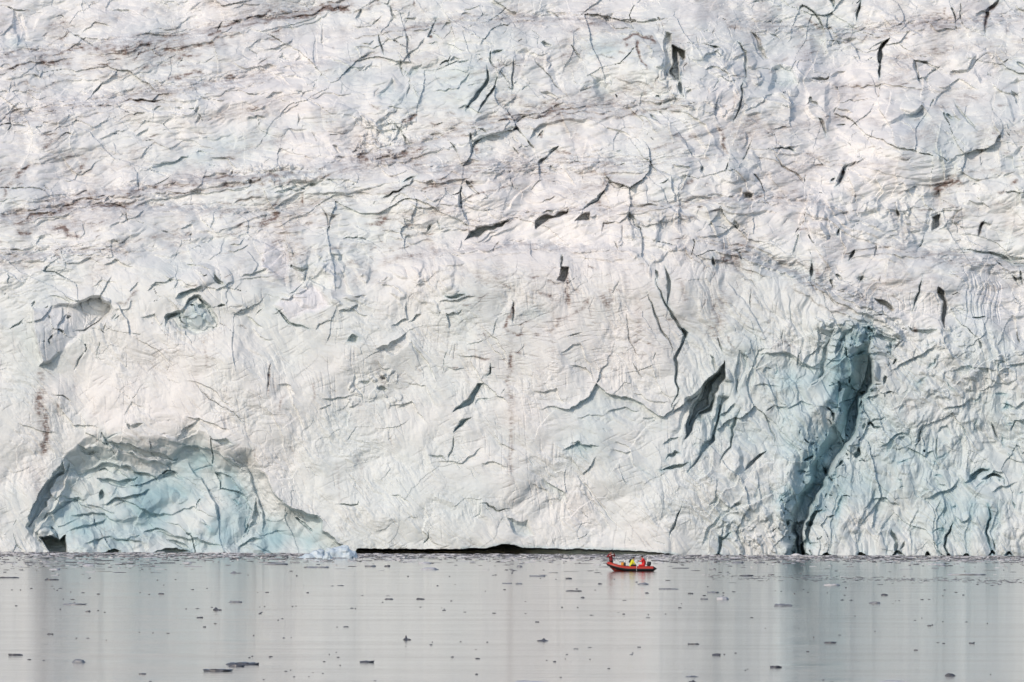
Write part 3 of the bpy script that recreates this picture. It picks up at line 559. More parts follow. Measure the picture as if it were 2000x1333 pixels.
# long ridge crests that climb to the right: broken strands of ledge with grit melted out along them
def along(pts, a, b_, off):
    L = [0.0]
    for k in range(len(pts) - 1): L.append(L[-1] + math.hypot(pts[k + 1][0] - pts[k][0], pts[k + 1][1] - pts[k][1]))
    out = []
    for k in range(5):
        q_ = a + (b_ - a) * k / 4
        out.append((float(np.interp(q_, L, [p[0] for p in pts])), float(np.interp(q_, L, [p[1] for p in pts])) + off + 4 * math.sin(q_ / 37 + off) + 2.5 * math.sin(q_ / 13)))
    return out, L[-1]
for pts_, amp_, ns, dg_ in [([(-20, 128), (150, 100), (400, 74), (520, 45), (600, 32), (760, -8)], 11, 3, .75), ([(-20, 160), (160, 158), (240, 143), (330, 122), (420, 96)], 8, 2, .6),
  ([(-20, 436), (120, 410), (300, 378), (430, 356), (600, 345), (700, 322), (850, 283), (950, 245), (1100, 224), (1200, 210), (1350, 204)], 13, 4, .75), ([(-20, 402), (180, 392), (330, 368), (520, 352)], 8, 2, .6),
  ([(170, 404), (330, 408), (520, 392), (700, 372), (900, 352), (1100, 332), (1300, 326)], 9, 2, .5), ([(640, 92), (800, 64), (950, 50), (1100, 44), (1250, 62)], 8, 2, .3), ([(850, 250), (1000, 200), (1180, 160), (1330, 190)], 6, 2, .3),
  ([(860, 500), (960, 489), (1100, 490), (1240, 498)], 10, 2, .3), ([(1180, 418), (1300, 406), (1480, 394), (1600, 405), (1700, 452), (1780, 480)], 11, 3, .3), ([(1320, 460), (1440, 492), (1540, 530), (1640, 584), (1760, 640)], 12, 4, .4),
  ([(1620, 500), (1750, 498), (1870, 512), (2040, 540)], 10, 3, .3), ([(1400, 112), (1560, 70), (1700, 60), (1960, 40)], 7, 2, .3), ([(1600, 182), (1750, 168), (1900, 176), (2030, 150)], 6, 2, .4), ([(1430, 300), (1600, 310), (1760, 360), (1900, 350), (2030, 300)], 8, 2, .3),
  ([(-20, 240), (160, 215), (350, 190), (540, 150), (640, 160)], 6, 2, .35), ([(-20, 505), (150, 495), (330, 480), (520, 440), (700, 430), (860, 470)], 9, 3, .4), ([(0, 330), (150, 300), (300, 290), (460, 270)], 5, 2, .3)]:
    tot = along(pts_, 0, 1, 0)[1]
    for k in range(ns):
        off = (k - (ns - 1) / 2) * rnd.uniform(8, 18); q0 = rnd.uniform(0, 50)
        while q0 < tot:
            ln_ = rnd.uniform(90, 260); pp = along(pts_, q0, min(tot, q0 + ln_), off)[0]
            lip(pp, amp_ * rnd.uniform(0.22, 0.85), rnd.uniform(9, 20), rnd.uniform(1.6, 5))
            if rnd.random() < 0.7: stain([(x, y + 2) for x, y in pp], rnd.uniform(2, 7), dg_ * rnd.uniform(0.15, 0.6))
            q0 += ln_ * rnd.uniform(0.7, 1.15)
# short ledges and shaded wedges
def ledges(n, box, ang, da, ln, amp, L, bl=0.0):
    for _ in range(n):
        x = rnd.uniform(box[0], box[2]); y = rnd.uniform(box[1], box[3]); a = R_(rnd.gauss(ang, da)); l = rnd.uniform(*ln) * 0.5; b_ = rnd.gauss(0, 0.35)
        p = [(x - l * math.cos(a - b_), y + l * math.sin(a - b_)), (x + 0.1 * l * rnd.uniform(-1, 1), y), (x + l * math.cos(a + b_), y - l * math.sin(a + b_))]
        lip(p, rnd.uniform(*amp), rnd.uniform(*L), 1.3, bl)
ledges(80, (-30, -10, 1000, 480), 14, 16, (30, 110), (4, 9), (7, 14)); ledges(80, (700, -10, 2030, 470), 15, 40, (24, 90), (5, 12), (6, 13))
ledges(50, (1250, 40, 2030, 600), 75, 18, (24, 80), (-11, -5), (6, 12)); ledges(46, (0, 470, 900, 640), 20, 50, (24, 80), (4, 9), (6, 12))
ledges(46, (60, 660, 1280, 1050), -30, 25, (40, 130), (3, 6), (10, 22)); ledges(40, (1340, 690, 2030, 1060), 60, 20, (40, 120), (-9, -4), (8, 16), -0.1); ledges(30, (1340, 690, 2030, 1060), 20, 30, (30, 80), (4, 9), (7, 14), 0.15)
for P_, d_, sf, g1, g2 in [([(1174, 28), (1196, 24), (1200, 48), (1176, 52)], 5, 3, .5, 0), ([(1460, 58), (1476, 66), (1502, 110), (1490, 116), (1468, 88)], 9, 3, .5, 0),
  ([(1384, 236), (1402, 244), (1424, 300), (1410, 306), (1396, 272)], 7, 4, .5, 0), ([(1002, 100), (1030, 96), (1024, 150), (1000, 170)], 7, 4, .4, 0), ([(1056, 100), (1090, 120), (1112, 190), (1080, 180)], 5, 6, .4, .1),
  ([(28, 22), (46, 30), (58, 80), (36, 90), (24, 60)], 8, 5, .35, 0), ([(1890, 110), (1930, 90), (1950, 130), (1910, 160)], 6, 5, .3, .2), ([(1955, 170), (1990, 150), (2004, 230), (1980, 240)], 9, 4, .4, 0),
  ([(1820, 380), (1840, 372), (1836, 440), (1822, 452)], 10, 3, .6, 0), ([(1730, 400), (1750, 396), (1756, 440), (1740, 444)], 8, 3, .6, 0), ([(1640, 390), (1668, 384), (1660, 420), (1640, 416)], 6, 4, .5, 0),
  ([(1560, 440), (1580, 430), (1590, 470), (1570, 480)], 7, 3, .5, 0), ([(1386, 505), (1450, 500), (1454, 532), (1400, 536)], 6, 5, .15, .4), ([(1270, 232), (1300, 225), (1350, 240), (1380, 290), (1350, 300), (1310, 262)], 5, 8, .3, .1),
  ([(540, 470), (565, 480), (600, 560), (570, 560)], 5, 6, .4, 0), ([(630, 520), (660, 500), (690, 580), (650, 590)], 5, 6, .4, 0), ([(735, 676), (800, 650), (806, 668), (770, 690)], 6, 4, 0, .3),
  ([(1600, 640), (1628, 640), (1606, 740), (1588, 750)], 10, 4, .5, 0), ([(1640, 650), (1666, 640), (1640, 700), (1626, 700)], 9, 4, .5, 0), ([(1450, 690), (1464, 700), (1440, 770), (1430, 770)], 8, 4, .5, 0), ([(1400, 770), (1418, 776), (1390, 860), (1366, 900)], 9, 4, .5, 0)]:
    poly(P_, d_, sf, gu=g1, gv=g2, cool=.3)  # shaded hollows: tilted floors plus shade painted in as a cool tint
# rubble of broken lumps
def rubble(n, box, r, amp):
    for _ in range(n):
        block(rnd.uniform(box[0], box[2]), rnd.uniform(box[1], box[3]), rnd.uniform(*r), rnd.uniform(*r) * 0.75, rnd.uniform(*amp), rnd.uniform(0, 180))
rubble(110, (690, 235, 800, 320), (3, 9), (2, 7)); rubble(70, (450, 320, 640, 360), (3, 9), (2, 6)); rubble(160, (1780, 640, 2030, 780), (4, 14), (1.5, 5))
rubble(70, (1700, 780, 2030, 1070), (8, 26), (1.5, 5)); rubble(60, (1600, 620, 1760, 680), (4, 12), (3, 9)); rubble(60, (1410, 990, 1550, 1080), (4, 14), (2, 6))
rubble(30, (130, 860, 420, 1070), (6, 22), (2, 6)); rubble(40, (1200, 420, 1340, 500), (6, 22), (2, 7)); rubble(60, (1280, 100, 1480, 220), (6, 18), (3, 9))
rubble(50, (1560, 380, 1780, 470), (6, 18), (3, 9)); rubble(40, (680, 720, 780, 790), (3, 9), (1, 5)); rubble(60, (560, 480, 880, 600), (8, 26), (2, 7))

# ---- ice colour: clear blue ice, grit, weathered crust; blue and cool also hold painted shade
for a in [(1780, 880, 330, 230, .36), (1600, 960, 120, 120, .25), (1480, 820, 90, 110, .28), (1210, 960, 170, 130, .20), (1130, 860, 60, 60, .2), (950, 830, 60, 50, .12), (1640, 720, 40, 60, .4),
          (1560, 740, 40, 30, .3), (1040, 612, 30, 14, .5), (900, 620, 35, 60, .2), (340, 1060, 320, 40, .15), (40, 1010, 60, 60, .28), (1900, 980, 110, 90, .14), (1700, 1000, 60, 90, .18), (720, 160, 50, 60, .2), (640, 150, 60, 22, .18),
          (1500, 170, 50, 50, .3), (1180, 95, 34, 16, .5), (30, 85, 22, 14, .35), (1980, 150, 30, 60, .3), (1800, 290, 90, 50, .16), (760, 900, 110, 110, .1), (1010, 120, 70, 60, .14), (1400, 140, 60, 50, .1), (1880, 560, 90, 60, .12), (40, 660, 30, 30, .15), (870, 300, 60, 26, .1)]:
    tint(a[0], a[1], a[2], a[3], blue=a[4])
for a in [(1060, 620, 170, 90, .10), (1400, 590, 70, 120, .13), (760, 720, 60, 60, .10), (980, 540, 120, 40, .08), (1240, 620, 60, 80, .07), (150, 120, 200, 24, .10), (300, 100, 120, 18, .08), (560, 480, 90, 60, .07), (800, 500, 90, 40, .08), (1480, 300, 50, 70, .06), (1830, 250, 60, 40, .08), (1650, 560, 90, 50, .09), (90, 820, 26, 110, .10), (1000, 820, 26, 170, .09), (180, 420, 160, 26, .10), (1560, 60, 120, 26, .07)]:
    tint(a[0], a[1], a[2], a[3], dirt=a[4])
BLUE *= 0.75 + 0.6 * fbm(U, V, 120, 4, 301)
BLUE += 0.13 * rightm
BLUE += 0.10 * sst(0.15, 0.7, fbm(U, V, 150, 3, 305)) + 0.03
for p, wd, a in [([(395, 72), (410, 70), (440, 64)], 4, .9), ([(620, 28), (650, 20), (690, 22)], 5, .9), ([(440, 66), (520, 45), (600, 30), (720, 2)], 4, .55), ([(0, 124), (80, 110), (220, 90), (400, 73)], 3, .35), ([(60, 128), (90, 126), (140, 130)], 9, .45), ([(50, 160), (60, 200)], 12, .3), ([(150, 95), (300, 100), (400, 85)], 20, .2), ([(240, 145), (330, 123), (400, 106)], 5, .45),
  ([(322, 152), (360, 150), (398, 138)], 5, .8), ([(442, 156), (458, 146), (464, 142)], 7, .8), ([(245, 200), (325, 197)], 3, .8), ([(2, 400), (12, 370), (35, 340), (55, 318)], 6, .6), ([(155, 335), (165, 305)], 8, .45), ([(75, 300), (100, 275), (124, 262)], 5, .45), ([(588, 400), (590, 372)], 4, .7), ([(525, 405), (546, 382)], 4, .6), ([(505, 452), (520, 432), (540, 418)], 9, .85), ([(455, 440), (480, 450)], 6, .35), ([(598, 432), (606, 436)], 6, .6), ([(98, 452), (118, 444), (142, 456)], 6, .9), ([(128, 440), (138, 456), (162, 460)], 4, .8), ([(30, 450), (62, 446)], 4, .7), ([(0, 440), (60, 425), (130, 408), (180, 398)], 5, .45), ([(170, 404), (252, 402)], 5, .6), ([(300, 380), (430, 366), (560, 352)], 5, .35), ([(106, 496), (124, 503)], 3, .6),
  ([(225, 606), (245, 600), (270, 566)], 4, .5), ([(78, 718), (84, 745)], 9, .35), ([(84, 740), (82, 790), (86, 850), (84, 905)], 9, .75), ([(72, 860), (88, 890)], 8, .5), ([(114, 785), (116, 810)], 4, .6), ([(85, 900), (82, 1000)], 12, .15), ([(527, 706), (524, 775)], 4, .5), ([(555, 765), (546, 810)], 3, .5), ([(400, 650), (402, 735)], 5, .3), ([(612, 745), (614, 790)], 2.5, .4), ([(555, 470), (530, 480)], 8, .3),
  ([(1210, 84), (1226, 78), (1244, 72), (1272, 76), (1282, 88)], 4, 1.3), ([(1246, 80), (1251, 108), (1264, 140)], 2.6, 1.1), ([(1202, 106), (1220, 108)], 3, .7), ([(1220, 78), (1224, 100)], 5, .5), ([(784, 238), (800, 232), (817, 224)], 4.5, 1.2), ([(700, 312), (722, 312)], 7, .8), ([(710, 440), (745, 432), (758, 416)], 4, .9), ([(790, 438), (812, 440)], 4, .6), ([(762, 12), (768, 8)], 4, .6), ([(808, 14), (812, 6)], 4, .6), ([(838, 70), (848, 73)], 3, 1.2), ([(960, 190), (1010, 196), (1050, 205)], 12, .25), ([(860, 250), (1000, 224), (1100, 200)], 8, .2),
  ([(1052, 258), (1060, 272)], 4, .7), ([(925, 280), (938, 302)], 4, .6), ([(1085, 290), (1095, 302), (1115, 306)], 4, .7), ([(1010, 360), (900, 392)], 3, .5), ([(1160, 400), (1172, 398), (1176, 420)], 6, .55), ([(1165, 95), (1170, 160)], 3, .2), ([(1400, 240), (1414, 268), (1420, 300)], 5, .7), ([(1325, 368), (1345, 358), (1352, 350)], 5, .6), ([(1355, 395), (1350, 385)], 8, .6), ([(1575, 36), (1600, 56), (1612, 48)], 5, .6), ([(1945, 2), (1930, 28), (1925, 56)], 5, .9), ([(1850, 12), (1848, 32)], 3, .6), ([(1820, 378), (1850, 362), (1882, 350)], 9, 1.3), ([(1826, 390), (1838, 374)], 5, .8), ([(1908, 452), (1918, 430)], 6, .8), ([(1640, 362), (1650, 330)], 6, .6), ([(1700, 36), (1690, 45)], 6, .3), ([(1425, 48), (1440, 50), (1450, 60)], 4, .5), ([(1478, 70), (1490, 90)], 4, .5), ([(1975, 360), (1992, 350)], 4, .8),
  ([(1395, 520), (1420, 505), (1448, 518)], 14, .5), ([(1420, 560), (1400, 600), (1390, 680)], 22, .25), ([(1590, 532), (1604, 540)], 9, .45), ([(1640, 600), (1650, 615)], 8, .5), ([(1780, 640), (1788, 650)], 7, .6), ([(1560, 520), (1600, 530)], 8, .25), ([(1330, 540), (1345, 600)], 8, .3), ([(1170, 570), (1190, 600), (1200, 575)], 10, .4), ([(1106, 540), (1107, 600)], 3.5, .8), ([(1110, 615), (1145, 590), (1060, 655)], 6, .5), ([(1000, 590), (988, 640), (1010, 655), (1035, 650)], 4, .7), ([(996, 650), (996, 720), (1000, 800), (997, 900), (1000, 990)], 6, .33), ([(996, 690), (997, 720)], 4, .7), ([(720, 690), (745, 740), (770, 780)], 14, .22), ([(1040, 572), (1100, 586)], 6, .4), ([(880, 510), (950, 545), (1000, 540)], 8, .2), ([(1240, 560), (1250, 640), (1238, 700)], 8, .2), ([(820, 440), (850, 500), (880, 495)], 8, .25), ([(730, 520), (790, 500), (840, 505)], 7, .3), ([(670, 520), (700, 500)], 6, .4), ([(1050, 740), (1080, 790), (1060, 820)], 5, .15), ([(660, 890), (665, 990)], 3, .2), ([(705, 870), (700, 960)], 5, .18)]:
    stain(p, wd, a, 1.5 * a if a > .5 else 0)
DIRT += 0.42 * stk
# grit caught in the layering
gl = np.clip(0.5 * (gn(dipv / 3.4, U / 80.0, 311) + 0.8 * gn(dipv / 6.5, U / 140.0, 312)) - 0.16, 0, 1)
DIRT += 1.6 * gl * (0.3 + laym) * brk * sst(-0.1, 0.6, fbm(U, V, 110, 3, 313)) * (0.35 + 0.65 * upm)
DIRT += 0.5 * np.clip(gn(dipv / 22.0, U / 330.0, 314) - 0.2, 0, 1) * upm
DIRT += 0.24 * sst(0.0, 0.7, fbm(U, V, 75, 4, 319)) * (0.35 + 0.65 * upm)
sp = gn(U / 3.2, V / 2.0, 315); DIRT += 0.8 * np.clip(sp - 0.62, 0, 1) * sst(0.05, 0.6, fbm(U, V, 90, 3, 316)) * (0.3 + 0.7 * upm)
vst = np.clip(gn((U + 6 * fbm(U, V, 80, 2, 317)) / 16.0, V / 210.0, 318) - 0.3, 0, 1); DIRT += 0.30 * vst * cliff * sst(1080, 700, V)
DIRT *= np.clip(0.75 + 0.9 * gn(dipv / 2.4, U / 14.0, 331) + 0.5 * gn(U / 2.6, V / 2.6, 332), 0.15, 1.6)
DIRT += 0.30 * DIRT_B * sst(-0.2, 0.5, gn((U + 2 * V) / 20, V / 5.0, 333)) + 0.35 * DIRT_B * np.clip(gn(U / 60, V / 3.5, 334) - 0.2, 0, 1)
COOL += 0.15 * sst(500, 150, V) * sst(1100, 300, U)

# ---- to world space
VB = 1082.0 + 0.004 * (U - 1000)          # waterline of a front that runs square to the view
a_, z_ = ray(U, VB)
DB = -CAMH / z_
# ice above the water stays in front; everything below the waterline is simply its submerged foot
D = DB + 0.072 * REC
a_, z_ = ray(U, V)
co = np.empty((NV, NU, 3), np.float32)
co[..., 0] = a_ * D; co[..., 1] = D; co[..., 2] = CAMH + z_ * D
me = bpy.data.meshes.new('glacier')
nv = NU * NV; nf = (NU - 1) * (NV - 1)
me.vertices.add(nv); me.vertices.foreach_set('co', co.reshape(-1))
idx = np.arange(nv, dtype=np.int32).reshape(NV, NU)
q = np.stack([idx[:-1, :-1], idx[1:, :-1], idx[1:, 1:], idx[:-1, 1:]], -1).reshape(-1)
me.loops.add(nf * 4); me.loops.foreach_set('vertex_index', q)
me.polygons.add(nf); me.polygons.foreach_set('loop_start', np.arange(0, nf * 4, 4, dtype=np.int32))
me.polygons.foreach_set('use_smooth', np.zeros(nf, bool))
me.update(calc_edges=True)
at_ = me.attributes.new('ice', 'FLOAT_COLOR', 'POINT')
colr = np.ones((nv, 4), np.float32)
colr[:, 0] = np.clip(BLUE, 0, 1).reshape(-1); colr[:, 1] = np.clip(DIRT, 0, 1).reshape(-1); colr[:, 2] = np.clip(COOL, 0, 1).reshape(-1)
at_.data.foreach_set('color', colr.reshape(-1))

m, t, b = nodes_mat('glacier_ice')
at = t.nodes.new('ShaderNodeAttribute'); at.attribute_name = 'ice'
sep = t.nodes.new('ShaderNodeSeparateColor'); t.links.new(at.outputs['Color'], sep.inputs[0])
co_ = t.nodes.new('ShaderNodeTexCoord')
def mixc(fac, A, B):
    n = t.nodes.new('ShaderNodeMix'); n.data_type = 'RGBA'
    for sck, val in ((0, fac), (6, A), (7, B)):
        if hasattr(val, 'links'): t.links.new(val, n.inputs[sck])
        else: n.inputs[sck].default_value = val
    return n.outputs[2]
def tn(scale, det=5, rough=0.6, vec=None):
    n = t.nodes.new('ShaderNodeTexNoise'); n.inputs['Scale'].default_value = scale; n.inputs['Detail'].default_value = det; n.inputs['Roughness'].default_value = rough
    t.links.new(vec or co_.outputs['Object'], n.inputs['Vector']); return n.outputs['Fac']
def ramp(v, a=0.42, b_=0.62):
    n = t.nodes.new('ShaderNodeMapRange'); n.inputs[1].default_value = a; n.inputs[2].default_value = b_; t.links.new(v, n.inputs[0]); return n.outputs[0]
base = mixc(tn(0.12), (0.77, 0.757, 0.742, 1), (0.785, 0.78, 0.775, 1))
base = mixc(ramp(tn(0.035, 4)), base, (0.69, 0.725, 0.72, 1))
base = mixc(sep.outputs[2], base, (0.735, 0.74, 0.765, 1))
base = mixc(sep.outputs[0], base, (0.34, 0.49, 0.54, 1))
base = mixc(sep.outputs[1], base, (0.20, 0.155, 0.14, 1))
t.links.new(base, b.inputs['Base Color'])
b.inputs['Roughness'].default_value = 0.55; b.inputs['Specular IOR Level'].default_value = 0.25
bp = t.nodes.new('ShaderNodeBump'); bp.inputs['Distance'].default_value = 0.05; bp.inputs['Strength'].default_value = 0.5
t.links.new(tn(2.2, 6, 0.65), bp.inputs['Height']); t.links.new(bp.outputs[0], b.inputs['Normal'])
me.materials.append(m)
glacier = bpy.data.objects.new('glacier', me); C.objects.link(glacier)
tag(glacier, kind='structure')
glacier['label'] = 'crevassed white glacier front with blue ice at its foot, standing in the water'

# ================================================================== WATER
m, t, b = nodes_mat('sea_water')
b.inputs['Base Color'].default_value = (0.02, 0.035, 0.04, 1)
b.inputs['Roughness'].default_value = 0.07; b.inputs['IOR'].default_value = 1.333
co_ = t.nodes.new('ShaderNodeTexCoord')
def stripe(sx, sy, lo, hi):
    mp = t.nodes.new('ShaderNodeMapping'); mp.inputs['Scale'].default_value = (sx, sy, 1); t.links.new(co_.outputs['Object'], mp.inputs[0])
    n = t.nodes.new('ShaderNodeTexNoise'); n.inputs['Scale'].default_value = 1; n.inputs['Detail'].default_value = 5; n.inputs['Roughness'].default_value = 0.6
    t.links.new(mp.outputs[0], n.inputs['Vector'])
    r = t.nodes.new('ShaderNodeMapRange'); r.inputs[1].default_value = 0.38; r.inputs[2].default_value = 0.66; r.inputs[3].default_value = lo; r.inputs[4].default_value = hi
    t.links.new(n.outputs['Fac'], r.inputs[0]); return r.outputs[0]
t.links.new(stripe(0.05, 0.09, 0.045, 0.085), b.inputs['Roughness'])
bp = t.nodes.new('ShaderNodeBump'); bp.inputs['Distance'].default_value = 0.02; bp.inputs['Strength'].default_value = 1.0
t.links.new(stripe(0.12, 0.45, 0, 1), bp.inputs['Height']); t.links.new(bp.outputs[0], b.inputs['Normal'])
# rippled inner sheet as real geometry, plain outer rings to the horizon
xs = np.linspace(-130, 130, 131); ys = np.concatenate([np.linspace(250, 700, 500), np.linspace(701, 1320, 420)])
XX, YY = np.meshgrid(xs, ys)
def wave(x, y):
    return (0.010 * gn(x / 22, y / 7.5, 401) + 0.009 * gn(x / 13, y / 3.6, 402) + 0.003 * gn(x / 8, y / 2.1, 405) + 0.006 * gn(x / 40, y / 17, 403))
fade = np.clip(np.minimum(130 - np.abs(XX), np.minimum(YY - 250, 1320 - YY)) / 10, 0, 1)
calm = 0.35 + 0.65 * sst(-0.2, 0.4, fbm(XX, YY, 90, 2, 404))
ZZ = wave(XX, YY) * fade * calm
mw = bpy.data.meshes.new('water')
v0 = np.stack([XX, YY, ZZ], -1).reshape(-1, 3)
ny, nx = XX.shape; ii = np.arange(nx * ny).reshape(ny, nx)
fq = np.stack([ii[:-1, :-1], ii[:-1, 1:], ii[1:, 1:], ii[1:, :-1]], -1).reshape(-1, 4)
B = 9000; n0 = nx * ny
outer = [(-B, -B, 0), (B, -B, 0), (B, B, 0), (-B, B, 0)]
c = [ii[0, 0], ii[0, -1], ii[-1, -1], ii[-1, 0]]
verts = v0.tolist() + outer
faces = fq.tolist()
ring0 = [int(i) for i in ii[0, :]]; ring1 = [int(i) for i in ii[:, -1]]; ring2 = [int(i) for i in ii[-1, ::-1]]; ring3 = [int(i) for i in ii[::-1, 0]]
faces += [[n0, n0 + 1] + ring0[::-1], [n0 + 1, n0 + 2] + ring1[::-1], [n0 + 2, n0 + 3] + ring2[::-1], [n0 + 3, n0] + ring3[::-1]]
mw.from_pydata(verts, [], faces); mw.polygons.foreach_set('use_smooth', np.ones(len(faces), bool)); mw.update()
mw.materials.append(m)
water = bpy.data.objects.new('water', mw); C.objects.link(water); tag(water, kind='structure')

# ================================================================== SOLIDS TOOLKIT
def link(name, me, mats, parent=None, smooth=True):
    if not isinstance(mats, (list, tuple)): mats = [mats]
    for m_ in mats: me.materials.append(m_)
    if smooth: me.polygons.foreach_set('use_smooth', [True] * len(me.polygons))
    o = bpy.data.objects.new(name, me); C.objects.link(o)
    if parent: o.parent = parent
    return o

def bmesh_obj(name, bm, mat, parent=None, smooth=True):
    me_ = bpy.data.meshes.new(name); bmesh.ops.recalc_face_normals(bm, faces=bm.faces); bm.to_mesh(me_); bm.free()
    return link(name, me_, mat, parent, smooth)

def capsule(bm, p, q_, r0, r1, seg=14):
    """tapered limb with round ends"""
    p, q_ = Vector(p), Vector(q_); ax = q_ - p; L = ax.length or 1e-4; rot = ax.to_track_quat('Z', 'Y').to_matrix()
    rows = []
    for k in range(5): a = -math.pi / 2 + k * math.pi / 8; rows.append((r0 * math.sin(a), r0 * math.cos(a)))
    for k in range(5): a = k * math.pi / 8; rows.append((L + r1 * math.sin(a), r1 * math.cos(a)))
    prev = None
    for z, r in rows:
        r = max(r, 1e-4)
        ring = [bm.verts.new(p + rot @ Vector((r * math.cos(2 * math.pi * i / seg), r * math.sin(2 * math.pi * i / seg), z))) for i in range(seg)]
        if prev:
            for i in range(seg): bm.faces.new((prev[i], prev[(i + 1) % seg], ring[(i + 1) % seg], ring[i]))
        else: bm.faces.new(ring[::-1])
        prev = ring
    bm.faces.new(prev)

def ball(bm, c_, r, rot=None, sub=3):
    M_ = Matrix.Translation(Vector(c_)) @ (rot.to_4x4() if rot else Matrix.Identity(4)) @ Matrix.Diagonal((*r, 1))
    return bmesh.ops.create_icosphere(bm, subdivisions=sub, radius=1.0, matrix=M_)['verts']

def boxm(bm, c_, size, rot=None, bev=0.02):
    M_ = Matrix.Translation(Vector(c_)) @ (rot.to_4x4() if rot else Matrix.Identity(4)) @ Matrix.Diagonal((*size, 1))
    r = bmesh.ops.create_cube(bm, size=1.0, matrix=M_)
    es = list({e for v in r['verts'] for e in v.link_edges})
    if bev: bmesh.ops.bevel(bm, geom=es, offset=bev, segments=3, affect='EDGES', profile=0.5)

def fuse(name, bm, mat, voxel, parent=None, smooth_it=2):
    """melt overlapping limbs into one continuous skin"""
    bmesh.ops.recalc_face_normals(bm, faces=bm.faces)
    me_ = bpy.data.meshes.new(name + '_raw'); bm.to_mesh(me_); bm.free()
    o = bpy.data.objects.new(name + '_raw', me_); C.objects.link(o)
    md = o.modifiers.new('r', 'REMESH'); md.mode = 'VOXEL'; md.voxel_size = voxel
    sm = o.modifiers.new('s', 'SMOOTH'); sm.iterations = smooth_it; sm.factor = 0.5
    dg = bpy.context.evaluated_depsgraph_get(); dg.update()
    out = bpy.data.meshes.new_from_object(o.evaluated_get(dg))
    bpy.data.objects.remove(o); bpy.data.meshes.remove(me_)
    out.name = name; out.materials.clear()
    return link(name, out, mat, parent)

# ================================================================== BOAT
BU, BV = 1233.0, 1116.3
BP = on_water(BU, BV)
M_red = simple_mat('orange_red_fabric', (0.42, 0.035, 0.018), 0.45, var=0.12, scale=3)
M_black = simple_mat('black_rubber', (0.018, 0.017, 0.02), 0.55, var=0.3)
M_hull = simple_mat('red_hull_paint', (0.50, 0.035, 0.02), 0.3)
M_dark = simple_mat('dark_trim', (0.03, 0.03, 0.035), 0.5)
M_white = simple_mat('white_plastic', (0.75, 0.75, 0.73), 0.4, var=0.05)
M_grey = simple_mat('grey_deck', (0.18, 0.18, 0.18), 0.7)
M_metal = simple_mat('bare_metal', (0.45, 0.45, 0.46), 0.35, 0.8)
boat = bpy.data.objects.new('inflatable_boat', None); C.objects.link(boat); boat.location = BP
tag(boat, 'orange red rigid inflatable boat with black rubbing strake, carrying three people before the ice front', 'inflatable boat')

def tube_pt(s_):
    """s_ in -1..1: near stern -> bow -> far stern"""
    a = abs(s_); sg = -1 if s_ < 0 else 1
    if a > 0.42:
        x = -0.75 + (a - 0.42) / 0.58 * 3.0; y = 0.78
    else:
        th = a / 0.42 * math.pi / 2
        x = -0.75 - 1.52 * math.cos(th) ** 0.85 if math.cos(th) > 0 else -0.75
        y = 0.78 * math.sin(th) ** 0.9 if a > 0 else 0
    up_ = max(0, (-0.3 - x) / 2.0)
    z = 0.275 + 0.50 * up_ ** 1.7
    return Vector((x, sg * y, z))
SN = [-1 + 2 * k / 120 for k in range(121)]
def sweep(name, mat, r, a0, a1, n, s0, s1, closed, off=0.0, parent=boat):
    bm = bmesh.new(); prev = None; P = [x for x in SN if s0 <= x <= s1]
    for x in P:
        c_ = tube_pt(x); tg = (tube_pt(min(1, x + 0.01)) - tube_pt(max(-1, x - 0.01))).normalized()
        out = tg.cross(Vector((0, 0, 1))).normalized()      # away from the boat's middle line
        if out.dot(Vector((c_.x + 0.9, c_.y, 0))) < 0: out = -out
        upv = Vector((0, 0, 1))
        rr = r(x) if callable(r) else r
        ring = [bm.verts.new(c_ + out * (math.cos(R_(a0 + (a1 - a0) * i / (n - (0 if closed else 1)))) * (rr + off)) + upv * (math.sin(R_(a0 + (a1 - a0) * i / (n - (0 if closed else 1)))) * (rr + off))) for i in range(n)]
        if prev:
            for i in range(n if closed else n - 1): bm.faces.new((prev[i], prev[(i + 1) % n], ring[(i + 1) % n], ring[i]))
        elif closed: bm.faces.new(ring)
        prev = ring
    if closed: bm.faces.new(prev)
    return bmesh_obj(name, bm, mat, parent)
trad = lambda x: 0.245 - 0.03 * max(0, 1 - abs(x) / 0.3)
sweep('buoyancy_tube', M_red, trad, 0, 360, 28, -1, 1, True)
st = sweep('rubbing_strake', M_black, trad, -78, 2, 9, -1, 1, False, 0.012)
md = st.modifiers.new('t', 'SOLIDIFY'); md.thickness = 0.02; md.offset = 1
for sg in (-1, 1):
    bm = bmesh.new(); capsule(bm, (2.22, sg * 0.78, 0.275), (2.44, sg * 0.78, 0.275), 0.252, 0.10, 24); bmesh_obj('stern_cone', bm, M_black, boat)
# V hull
bm = bmesh.new(); prev = None
for k in range(26):
    f = k / 25; x = -2.3 + 3.9 * f
    kz = 0.62 - 0.80 * min(1, (f / 0.20)) ** 0.75 if f < 0.2 else -0.18
    s_ = next((q2 for q2 in [i / 400 for i in range(401)] if tube_pt(q2).x >= x), 1)
    tp = tube_pt(s_); hy = max(0.02, abs(tp.y) * 0.92); hz = tp.z - 0.06
    ring = [bm.verts.new(v) for v in ((x, -hy, hz), (x, -hy * 0.86, min(hz, max(kz, hz - 0.22))), (x, -hy * 0.35, min(hz, kz + 0.10)), (x, 0, min(hz, kz)), (x, hy * 0.35, min(hz, kz + 0.10)), (x, hy * 0.86, min(hz, max(kz, hz - 0.22))), (x, hy, hz))]
    if prev:
        for i in range(6): bm.faces.new((prev[i], prev[i + 1], ring[i + 1], ring[i]))
    else: bm.faces.new(ring)
    prev = ring
bm.faces.new(prev); bmesh_obj('hull', bm, M_hull, boat)
